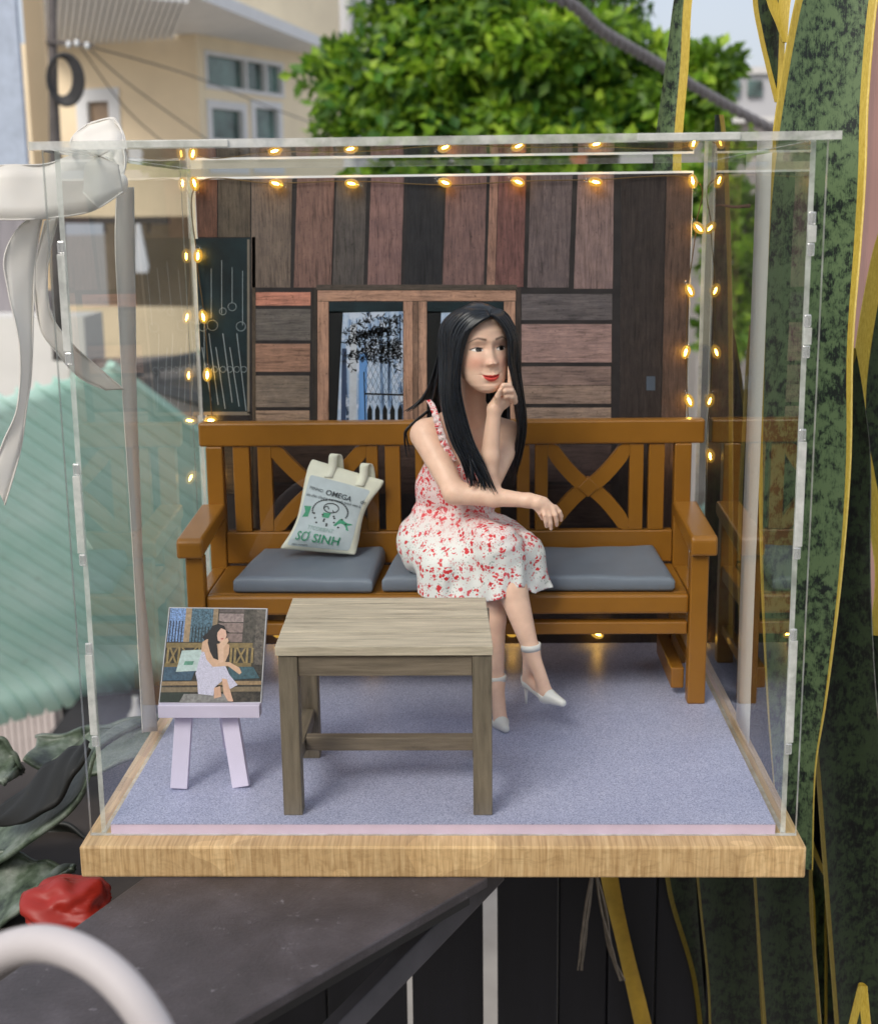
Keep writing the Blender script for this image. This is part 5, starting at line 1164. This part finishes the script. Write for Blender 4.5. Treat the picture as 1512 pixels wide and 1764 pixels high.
# scalp cap
nt2, nz2 = 90, 60; TH2 = np.linspace(-math.pi, math.pi, nt2, endpoint=False); Z2 = 2.28*np.sin(np.linspace(-.55, math.pi/2, nz2)); t2_, z2_ = np.meshgrid(TH2, Z2)
def cap(grow): 
    x_, y_ = headpt(t2_, z2_, grow); zc = z2_*(1+grow/2.3*np.clip(z2_/1.5, 0, 1)); return x_, y_, zc
x_, y_, zc = cap(.13); zc = np.where(zc > 1.2, 1.2+(zc-1.2)*.92, zc)
hairline = 1.52-1.0*np.clip(np.abs(t2_)-.0, 0, 2)**1.6*.9      # forehead line drops towards the temples
inside = (z2_ > np.where(np.abs(t2_) > 1.35, -9, hairline))
P2 = np.stack([x_, y_, zc], -1).reshape(-1, 3) @ HR.T + HC; ok = inside.reshape(-1); ii = np.arange(nz2*nt2).reshape(nz2, nt2)
Q4 = np.stack([ii[:-1], np.roll(ii, -1, 1)[:-1], np.roll(ii, -1, 1)[1:], ii[1:]], -1).reshape(-1, 4); Q4 = Q4[ok[Q4].all(1)]
hb.add(P2, Q4.tolist())
# viewer-left front mass: from the parting over the temple, down across the chest
LFT = [[(843, 544, 12.95), (822, 556, 12.9), (802, 578, 12.95), (790, 622, 13.0), (789, 670, 13.0), (808, 750, 13.0), (832, 800, 12.95), (853, 851, 12.9)],
       [(841, 541, 13.3), (812, 549, 13.1), (792, 575, 13.1), (783, 625, 13.1), (782, 690, 13.1), (802, 755, 13.1), (822, 800, 13.05), (846, 842, 13.0)],
       [(839, 535, 13.8), (805, 539, 13.5), (780, 570, 13.5), (778, 625, 13.5), (776, 695, 13.4), (790, 755, 13.3), (810, 798, 13.2), (829, 838, 13.1)],
       [(837, 531, 14.4), (800, 535, 14.2), (770, 560, 14.3), (768, 620, 14.2), (766, 695, 13.9), (780, 755, 13.7), (800, 796, 13.5), (814, 836, 13.4)],
       [(834, 529, 15.0), (792, 534, 15.0), (763, 562, 15.0), (762, 620, 14.9), (763, 690, 14.5), (780, 748, 14.2), (794, 784, 13.9), (807, 822, 13.7)]]
hair_mass(LFT, 95, .115, jit=.06)
# crown and back on the viewer-left side, falling behind the shoulder
BCK = [[(834, 529, 15.1), (790, 535, 15.4), (762, 566, 15.7), (758, 620, 16.0), (750, 665, 16.4), (742, 700, 17.2), (736, 740, 17.9), (728, 800, 18.1)],
       [(832, 528, 16.0), (792, 535, 16.3), (764, 570, 16.7), (762, 620, 17.2), (756, 670, 17.6), (754, 720, 18.0), (750, 770, 18.2), (752, 820, 18.3)],
       [(832, 528, 16.6), (815, 537, 17.2), (800, 580, 17.6), (796, 640, 17.9), (796, 700, 18.2), (800, 760, 18.4), (800, 800, 18.5), (800, 840, 18.6)],
       [(846, 530, 16.2), (862, 542, 16.8), (872, 580, 17.2), (874, 640, 17.6), (878, 700, 18.0), (880, 750, 18.2), (876, 800, 18.3), (870, 850, 18.4)]]
hair_mass(BCK, 110, .11, jit=.07)
# wisps on the far left
for g in ([(765, 570, 15.6), (752, 620, 16.0), (742, 655, 16.2), (730, 680, 16.4), (714, 697, 16.4), (697, 708, 16.3)], [(760, 590, 16.0), (750, 640, 16.5), (738, 668, 16.6), (727, 690, 16.8)],
          [(758, 610, 16.4), (746, 650, 16.9), (733, 680, 17.1), (722, 694, 17.2)], [(745, 700, 17.4), (702, 735, 17.0), (697, 755, 17.0), (703, 786, 17.0)], [(806, 785, 13.1), (812, 815, 13.0), (811, 838, 13.0)], [(812, 790, 13.0), (826, 820, 12.95), (829, 842, 12.95)]):
    hair_mass([g, [(x+3, y+2, d+.1) for x, y, d in g]], 5, .045, jit=.03, sheet=False, endjit=.2)
# viewer-right mass behind the cheek and down past the arm
RGT = [[(845, 541, 12.98), (862, 556, 13.2), (876, 582, 13.4), (878, 620, 13.35), (885, 656, 13.6), (890, 710, 15.0), (894, 750, 15.4), (884, 800, 15.8)],
       [(846, 539, 13.4), (868, 550, 13.7), (885, 585, 14.0), (884, 630, 14.4), (890, 670, 14.8), (896, 715, 15.2), (896, 755, 15.5), (882, 815, 15.9)],
       [(845, 533, 14.0), (870, 541, 14.3), (886, 580, 14.6), (890, 630, 14.9), (895, 670, 15.2), (901, 715, 15.5), (899, 755, 15.8), (880, 825, 16.2)],
       [(843, 530, 15.0), (868, 541, 15.2), (887, 575, 15.4), (891, 630, 15.8), (893, 670, 16.2), (898, 715, 16.5), (896, 760, 16.8), (884, 840, 17.0)]]
hair_mass(RGT, 70, .105, jit=.05)
hair = hb.build('hair', HA, wom, True)

# ================================================================== SATIN RIBBONS
a = N('satin_ribbon'); v = a.coords((1, 1, 1)); f = a.noise(v, .5, 3); a.base(a.ramp(f, [(.3, lin((252, 248, 238))), (.7, lin((254, 252, 245)))])); a.set(Roughness=.36, Sheen_Weight=.2)
tl = a.n('BsdfTranslucent'); tl.inputs[0].default_value = (.9, .87, .83, 1); mx = a.n('MixShader'); mx.inputs[0].default_value = .35; a.l(a.b.outputs[0], mx.inputs[1]); a.l(tl.outputs[0], mx.inputs[2]); a.l(mx.outputs[0], a.out.inputs[0]); SAT = a.m
rb = thing('ribbon_bow', 'white satin ribbon bow with long tails tied at the upper left of the case', 'ribbon', (-16.5, 8, 20))
def sheet_px(name, rows, parent, n=44, th_=.03, mat=None):
    """rows: (pxA,pyA,dA,pxB,pyB,dB) the two edges of the ribbon"""
    A_ = crom([at(r[0], r[1], y=r[2]) for r in rows], n); B_ = crom([at(r[3], r[4], y=r[5]) for r in rows], n); V = []
    for i in range(n):
        for q in np.linspace(0, 1, 5): V.append(A_[i]*(1-q)+B_[i]*q+np.array([0, .05*math.sin(i*.55+q*4), 0]))
    m_ = MB().add(V, [(5*i+k, 5*i+k+1, 5*i+6+k, 5*i+5+k) for i in range(n-1) for k in range(4)])
    m_.tube(A_, .035, 5); m_.tube(B_, .035, 5)
    return m_.build(name, mat or SAT, parent, True, solid=.012)
# strap hanging down the outside of the left side wall, from the lid to the base
XS = -W2-.30
def sideband(x, p0, p1, name, lab):
    pass
s0, s1 = at(196, 310, x=-W2-.36), at(232, 1280, x=-W2-.36)
yc = 11.0; 
zs_ = np.linspace(H-.4, .05, 20)
XR = -W2-.36
rows_ = [((202, 322), (230, 322)), ((199, 420), (231, 420)), ((206, 560), (233, 560)), ((213, 700), (235, 700)), ((223, 850), (241, 850)), ((232, 1000), (247, 1000)), ((239, 1130), (259, 1130)), ((246, 1262), (271, 1262))]
A_ = crom([at(*r[0], x=XR) for r in rows_], 50); B_ = crom([at(*r[1], x=XR) for r in rows_], 50)
A_[:, 2] = np.maximum(A_[:, 2], .06); B_[:, 2] = np.maximum(B_[:, 2], .06)
m = MB(); m.add(np.stack([A_, B_], 1).reshape(-1, 3), [(2*i, 2*i+1, 2*i+3, 2*i+2) for i in range(49)]); m.tube(A_, .035, 5); m.tube(B_, .035, 5); m.build('side_band', SAT, rb, True, solid=.012)
sheet_px('loop', [(212, 330, 6.5, 205, 285, 6.5), (160, 362, 5.5, 150, 262, 6.0), (95, 374, 4.8, 80, 282, 5.2), (20, 378, 4.0, 10, 284, 4.5), (-60, 372, 4, -70, 290, 4.4), (-90, 345, 5, -100, 262, 5.5)], rb)
sheet_px('loop', [(150, 214, 10.2, 192, 204, 10.2), (128, 232, 9.6, 208, 222, 10.0), (122, 252, 9.0, 213, 246, 9.4), (146, 276, 8.6, 215, 270, 8.9), (180, 296, 8.3, 214, 292, 8.5), (203, 312, 8.1, 211, 306, 8.2)], rb)
sheet_px('loop', [(150, 214, 10.2, 156, 211, 11.6), (192, 204, 10.2, 196, 203, 11.6), (210, 224, 10.0, 205, 226, 11.4), (217, 250, 9.4, 208, 254, 10.6), (217, 280, 8.8, 209, 282, 9.6), (211, 304, 8.3, 207, 302, 8.8)], rb)
sheet_px('tail', [(95, 368, 5.4, 60, 372, 5.0), (40, 384, 4.8, 72, 374, 5.2), (8, 440, 4.6, 62, 430, 5.4), (14, 500, 4.6, 58, 520, 5.4), (34, 600, 4.4, 54, 640, 5.0), (30, 700, 4.2, 46, 700, 4.6), (6, 760, 4.0, 34, 780, 4.4), (-16, 820, 3.8, 8, 870, 4.0)], rb)
sheet_px('tail', [(78, 380, 6.2, 100, 372, 6.2), (60, 470, 6.4, 82, 460, 6.4), (68, 560, 6.6, 88, 540, 6.6), (100, 610, 7.0, 124, 592, 7.0), (140, 652, 8.0, 160, 625, 8.0), (184, 672, 8.6, 214, 671, 8.6)], rb)
kn = at(207, 318, y=8); MB().ell(kn, (.34, .45, .5), 16, 12, rot=roty(.3)).build('knot', SAT, rb, True)
r2 = thing('ribbon_band', 'white satin ribbon strip running down the right wall of the case', 'ribbon', (W2+.4, 10, 0))
y0r, y1r = at(1293, 600, x=W2+.4)[1], at(1318, 600, x=W2+.4)[1]
print('RIBBON R y', y0r, y1r)
V = []
for z_ in zs_: V += [[W2+.34, y0r+.1*math.sin(z_*.2), z_+.3], [W2+.34, y1r+.1*math.sin(z_*.2), z_+.3]]
MB().add(V, [(2*i, 2*i+1, 2*i+3, 2*i+2) for i in range(19)]).build('band', SAT, r2, True, solid=.03)

# ================================================================== SNAKE PLANTS
def snake_mat(name, lo_, hi_, mid, y0=(176, 146, 40), y1=(214, 190, 84)):
    a = N(name); uv = a.n('Attribute', attribute_name='paint'); sep = a.n('SeparateColor'); a.l(uv.outputs['Color'], sep.inputs[0])
    v = a.coords((2.0, 2.0, 1.5)); f = a.noise(v, 1.15, 9, .7, .3); v2 = a.coords((9, 9, 1.6)); f2 = a.noise(v2, 1.6, 5, .75); v3 = a.coords((.5, .5, .9)); f3 = a.noise(v3, .5, 2)
    s_ = a.math('ADD', a.math('MULTIPLY', f, .6), a.math('ADD', a.math('MULTIPLY', f2, .3), a.math('MULTIPLY', f3, .25)))
    g = a.ramp(s_, [(.46, lin(lo_)), (.515, lin(lo_)), (.55, lin(mid)), (.61, lin(hi_))])
    yel = a.ramp(f2, [(.3, lin(y0)), (.7, lin(y1))])
    edg = a.ramp(sep.outputs[0], [(.52, (0,)*3), (.56, (1,)*3)])
    a.base(a.mix(edg, g, yel)); a.set(Roughness=.4); a.bump(f2, .12, .03); return a.m
SN1 = snake_mat('snake_leaf_light', (26, 35, 32), (100, 122, 84), (70, 90, 62)); SN2 = snake_mat('snake_leaf_dark', (10, 14, 12), (44, 58, 36), (26, 36, 25), (104, 88, 26), (140, 122, 44)); SN3 = snake_mat('snake_leaf_edge', (12, 17, 14), (54, 70, 42), (32, 44, 30))
def snake(rows, mat, label, th_=.35, curl=.5, n=60, marg=(1, 1), mpx=.4):
    """rows: (pxL, pxR, py, depth); a thick strap leaf with yellow margins, curved across"""
    A_ = crom([at(r[0], r[2], y=r[3]) for r in rows], n); B_ = crom([at(r[1], r[2], y=r[3]+(r[4] if len(r) > 4 else 0)) for r in rows], n); nn = 41; V = []; Cc = []
    for lay in (0, 1):
        for i in range(n):
            wd = np.linalg.norm(B_[i]-A_[i])+1e-6
            for k in range(nn):
                q = k/(nn-1); e = 1-(2*q-1)**2; p = A_[i]*(1-q)+B_[i]*q
                p = p+np.array([0, 1, 0])*(curl*e*wd*.25+(th_*e**.5 if lay else 0)); V.append(p)
                dl = q*wd if marg[0] else 9; dr = (1-q)*wd if marg[1] else 9; dm = min(dl, dr); mq = float(np.interp(i/(n-1), np.linspace(0, 1, len(mpx)), mpx)) if isinstance(mpx, (list, tuple)) else mpx; Cc.append([min(1, max(0, .54+(mq-dm)/.28))]*3)
    F = []; NN_ = n*nn
    for i in range(n-1):
        for k in range(nn-1): a_ = i*nn+k; F.append((a_, a_+nn, a_+nn+1, a_+1)); F.append((a_+NN_, a_+1+NN_, a_+nn+1+NN_, a_+nn+NN_))
        F.append((i*nn, i*nn+NN_, (i+1)*nn+NN_, (i+1)*nn)); F.append((i*nn+nn-1, (i+1)*nn+nn-1, (i+1)*nn+nn-1+NN_, i*nn+nn-1+NN_))
    m = MB().add(V, F); o = m.build('snake_plant_leaf', mat, None, True)
    me = o.data; ca = me.color_attributes.new('paint', 'FLOAT_COLOR', 'POINT'); Cc = np.array(Cc)
    # finer margin: recompute smoothly from distance
    ca.data.foreach_set('color', np.hstack([Cc, np.ones((len(Cc), 1))]).astype(np.float32).ravel())
    return tag(o, label, 'plant leaf', 'snake plant leaves beside the case')
snake([(1392, 1530, -60, 17), (1369, 1512, 0, 17), (1340, 1497, 160, 17), (1322, 1492, 300, 17), (1314, 1484, 420, 17.5), (1308, 1470, 600, 18), (1306, 1466, 800, 18.5), (1310, 1450, 1000, 19), (1320, 1425, 1200, 19.5), (1330, 1405, 1330, 20), (1345, 1400, 1500, 20)], SN1, 'tall broad mottled snake plant leaf with yellow margins right behind the case', mpx=[.42, .42, .40, .38, .36, .32, .26, .18, .12, .08, .06])
snake([(1182, 1204, -60, 16), (1160, 1200, 0, 16), (1145, 1190, 120, 16), (1128, 1176, 228, 16.5), (1120, 1170, 300, 27), (1120, 1170, 500, 29)], SN1, 'narrow snake plant leaf rising above the case lid left of the broad one', curl=.9, marg=(0, 1), mpx=.55) if False else None
snake([(1172, 1206, -60, 28), (1160, 1192, 0, 28), (1146, 1186, 110, 28), (1130, 1176, 228, 28), (1122, 1172, 330, 28), (1110, 1165, 700, 28), (1080, 1140, 1200, 28), (1030, 1100, 1500, 28)], SN1, 'narrow snake plant leaf rising above the lid, left of the broad leaf', curl=.9, marg=(0, 1), mpx=.45)
snake([(1300, 1340, -60, 22), (1296, 1352, 0, 22), (1306, 1352, 60, 22), (1320, 1350, 120, 22), (1334, 1346, 175, 22)], SN3, 'short dark snake plant leaf with a yellow edge above the lid', mpx=.3)
snake([(1312, 1372, -60, 20), (1320, 1362, 0, 20), (1336, 1358, 40, 20), (1348, 1356, 72, 20)], SN3, 'small yellow edged leaf tip beside the top of the broad leaf', mpx=.6)
snake([(1231, 1246, 197, 27.6), (1230, 1250, 230, 27.6), (1222, 1256, 330, 27.7), (1206, 1262, 600, 27.8), (1190, 1262, 1100, 28)], SN2, 'slim snake plant leaf whose brown tip just clears the lid', marg=(0, 1), mpx=.25)
snake([(1545, 1550, 340, 24), (1506, 1570, 420, 24), (1472, 1560, 600, 24), (1464, 1560, 720, 24), (1480, 1590, 820, 24), (1500, 1620, 930, 24), (1506, 1600, 1010, 24), (1492, 1590, 1150, 24), (1496, 1600, 1330, 24), (1516, 1620, 1440, 24), (1530, 1640, 1500, 24)], SN3, 'wavy snake plant leaf with a thick yellow margin at the right edge', mpx=.95, curl=.2)
snake([(1236, 1242, 470, 31), (1226, 1258, 540, 31), (1212, 1282, 680, 31), (1200, 1296, 860, 31), (1200, 1300, 1100, 31), (1210, 1300, 1500, 31)], SN2, 'pointed dark snake plant leaf seen through the right wall of the case', mpx=.2)
snake([(1290, 1350, 560, 27), (1280, 1370, 700, 27), (1270, 1380, 1000, 27), (1290, 1390, 1400, 27), (1300, 1390, 1800, 27)], SN2, 'dark mottled snake plant leaf behind the right wall, between two others', mpx=.25)
snake([(1470, 1474, 600, 21.5), (1440, 1490, 700, 21.5), (1420, 1500, 800, 21.5), (1412, 1500, 1000, 21.5), (1398, 1510, 1200, 21.5), (1410, 1530, 1400, 21.5), (1440, 1540, 1800, 21.5)], SN2, 'dark snake plant leaf just behind the right edge of the broad leaf', mpx=.3, marg=(1, 0))
snake([(1378, 1384, 1400, 23), (1384, 1412, 1480, 23), (1396, 1446, 1560, 23), (1396, 1440, 1680, 23), (1380, 1440, 1800, 23)], SN3, 'short dull snake plant leaf with a yellow edge beside the base corner', mpx=.3)
snake([(1190, 1310, 1420, 23), (1204, 1306, 1560, 23), (1218, 1312, 1700, 23), (1222, 1320, 1830, 23)], SN2, 'dark broad snake plant leaf under the right part of the base', mpx=.16)
snake([(1292, 1400, 1420, 22), (1300, 1400, 1560, 22), (1310, 1410, 1700, 22), (1320, 1420, 1830, 22)], SN2, 'dark broad snake plant leaf under the right corner of the base', mpx=.2)
snake([(1425, 1535, 1100, 22.6), (1420, 1540, 1560, 22.5), (1420, 1540, 1660, 22.5), (1420, 1540, 1830, 22.5)], SN2, 'dark leaf filling the bottom right corner', mpx=.2)
snake([(1138, 1200, 1430, 24), (1150, 1200, 1540, 24), (1190, 1210, 1680, 24), (1205, 1222, 1800, 24)], SN2, 'narrow leaf with a yellow stripe under the base, second from the fence gap', mpx=.3, marg=(1, 0))
snake([(1026, 1054, 1430, 23), (1036, 1066, 1520, 23), (1060, 1086, 1620, 23), (1092, 1122, 1764, 23), (1104, 1134, 1830, 23)], plain('yellow_leaf_blade', (176, 142, 44), .5, .25, .6, .2), 'yellow dying leaf blade hanging under the base', mpx=.1)
snake([(1478, 1494, 1700, 14), (1462, 1500, 1764, 14), (1450, 1510, 1830, 14)], SN3, 'tiny yellow tipped leaf at the bottom right corner', mpx=.5)
# dry sprigs
DRY = plain('dry_stem', (128, 118, 104), .9, .3, 1, .3)
for P, lab in ((([(1020, 1505, 22), (1012, 1560, 21.5), (1004, 1620, 21.3), (998, 1672, 21.2)]), 'short dry grey sprig hanging under the base'), (([(1026, 1505, 22.3), (1040, 1570, 22), (1052, 1640, 21.8), (1072, 1690, 21.6)]), 'long dry grey sprig beside the yellow blade')):
    m = MB()
    for k in range(6): m.tube(crom([at(x+random.uniform(-5, 5)*(i > 0), y, y=d+.1*k) for i, (x, y, d) in enumerate(P)], 14), np.linspace(.10, .05, 14), 5)
    tag(m.build('dry_sprig', DRY, None, True), lab, 'twig')
m = MB(); m.tube(crom(px3((1216, 357, 27.2), (1240, 353, 27.2), (1264, 356, 27.2), (1292, 354, 27.2)), 12), np.linspace(.04, .13, 12), 6); m.tube(crom(px3((1232, 357, 27.2), (1222, 366, 27.3)), 6), .03, 5)
tag(m.build('dry_twig', plain('twig_brown', (92, 66, 50), .8, .2, 1, .2), None, True), 'thin brown dry twig poking beside the back right corner of the case', 'twig')

# ================================================================== LOWER LEFT: BROAD LEAVES, RED POT, WHITE PIPE
a = N('grey_green_leaf'); v = a.coords((.5, .5, .5)); f = a.noise(v, .8, 6, .65); v2 = a.coords((1, 1, 1)); f2 = a.noise(v2, 2.5, 5, .7)
col = a.ramp(f, [(.35, lin((34, 42, 36))), (.48, lin((84, 98, 80))), (.6, lin((120, 130, 118))), (.75, lin((74, 92, 66)))]); col = a.mix(.5, col, a.ramp(f2, [(.3, (.5,)*3), (.7, (1.25,)*3)]), 'MULTIPLY'); a.base(col); a.set(Roughness=.4); a.bump(f2, .2, .05); GL = a.m
def broad(rows, lab, mat=None, n=40, bend=1.2):
    A_ = crom([at(r[0], r[1], y=r[2]) for r in rows], n); B_ = crom([at(r[3], r[4], y=r[5]) for r in rows], n); V = []; nn = 13
    for i in range(n):
        for k in range(nn):
            q = k/(nn-1); e = 1-(2*q-1)**2; V.append(A_[i]*(1-q)+B_[i]*q+np.array([0, bend*e, -.25*bend*e+.12*math.sin(i*.5+k*.7)]))
    return tag(MB().add(V, [(i*nn+k, i*nn+k+1, (i+1)*nn+k+1, (i+1)*nn+k) for i in range(n-1) for k in range(nn-1)]).build('broad_leaf', mat or GL, None, True, solid=.25), lab, 'plant leaf', 'grey green broad leaves at the lower left')
broad([(-60, 1430, 16, -60, 1500, 12), (0, 1400, 15, 0, 1482, 11), (60, 1340, 15, 70, 1440, 10), (110, 1295, 15, 140, 1370, 10), (150, 1265, 15, 165, 1300, 11), (200, 1250, 16, 210, 1262, 14), (290, 1235, 17, 290, 1238, 17)], 'curled grey green broad leaf rising behind the left wall of the case')
broad([(-60, 1260, 22, -60, 1350, 20), (0, 1272, 22, 0, 1350, 20), (24, 1300, 22, 10, 1345, 20), (36, 1330, 22, 20, 1340, 21)], 'rounded grey leaf tip at the left edge above the others')
broad([(-60, 1470, 12, -60, 1640, 8), (0, 1462, 12, 0, 1600, 8), (50, 1478, 12, 40, 1560, 8), (90, 1490, 12, 80, 1525, 9), (125, 1500, 12, 112, 1510, 11)], 'lowest grey green broad leaf, above the red pot')
broad([(60, 1270, 26, 40, 1310, 22), (110, 1262, 26, 100, 1330, 22), (170, 1250, 25, 170, 1330, 22), (230, 1240, 25, 240, 1300, 23), (330, 1220, 26, 330, 1240, 25)], 'mottled grey green leaf seen through the lower left of the case')
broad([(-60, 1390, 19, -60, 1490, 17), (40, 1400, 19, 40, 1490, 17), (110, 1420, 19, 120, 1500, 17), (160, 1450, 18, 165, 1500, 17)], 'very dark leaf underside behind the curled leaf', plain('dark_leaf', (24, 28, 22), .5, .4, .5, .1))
broad([(-10, 1405, 13, -10, 1424, 12.8), (50, 1352, 13, 60, 1410, 9.6), (90, 1312, 13, 105, 1374, 9.6), (125, 1292, 13, 132, 1326, 9.8), (152, 1278, 13, 156, 1296, 11)], 'black sheet painting the shade inside the curled grey green leaf', plain('leaf_hollow_shade', (13, 15, 11), .7, .4, .5, .1), bend=-.3)  # dark sheet laid in the fold; the hollow's shade is its colour
pot = thing('red_plastic_bag', 'crumpled bright red plastic bag between the leaves and the ledge', 'plastic bag', at(120, 1600, y=9))
RED = plain('red_plastic', (150, 32, 18), .5, .12, .2, .05)
pc0 = at(122, 1560, y=5); V = []; F = []; na, nb2 = 64, 34
import mathutils
for j in range(nb2):
    for i in range(na):
        t = .03+2.9*j/(nb2-1); a_ = 2*math.pi*i/na; d_ = np.array([math.sin(t)*math.cos(a_), math.sin(t)*math.sin(a_), math.cos(t)])
        nz1 = mathutils.noise.noise(Vector(d_*1.6)); nz2 = abs(mathutils.noise.noise(Vector(d_*2.4+np.array([4, 1, 2])))); r_ = 1+.30*nz1-.16*nz2
        V.append(pc0+d_*np.array([2.3, 1.9, 1.35])*r_)
F = [(j*na+i, j*na+(i+1) % na, (j+1)*na+(i+1) % na, (j+1)*na+i) for j in range(nb2-1) for i in range(na)]
MB().add(V, F).build('crumpled_shell', RED, pot, True, solid=.08)
m = MB(); P0 = at(-300, 1700, z=-9); P1 = at(330, 1560, z=-9)
sh = MB().box((P0[0], 2, -10.5), (-15.2, 30, -9)); tag(sh.build('dark_shelf', plain('shelf_dark', (56, 50, 46), .8, .35, .2, .2)), 'dark shelf under the planter beside the ledge', 'shelf')
m = MB(); m.tube(crom([at(-120, 1850, y=-26), at(-60, 1700, y=-26.5), at(-10, 1648, y=-27), at(60, 1626, y=-27.5), at(130, 1640, y=-28), at(200, 1688, y=-28.5), at(262, 1770, y=-29), at(320, 1900, y=-29.5)], 60), .43, 18)
tag(m.build('white_pipe', plain('white_pvc', (194, 188, 187), .55, .05, .5, .03), None, True), 'curved white plastic pipe arching over the bottom left corner', 'pipe')
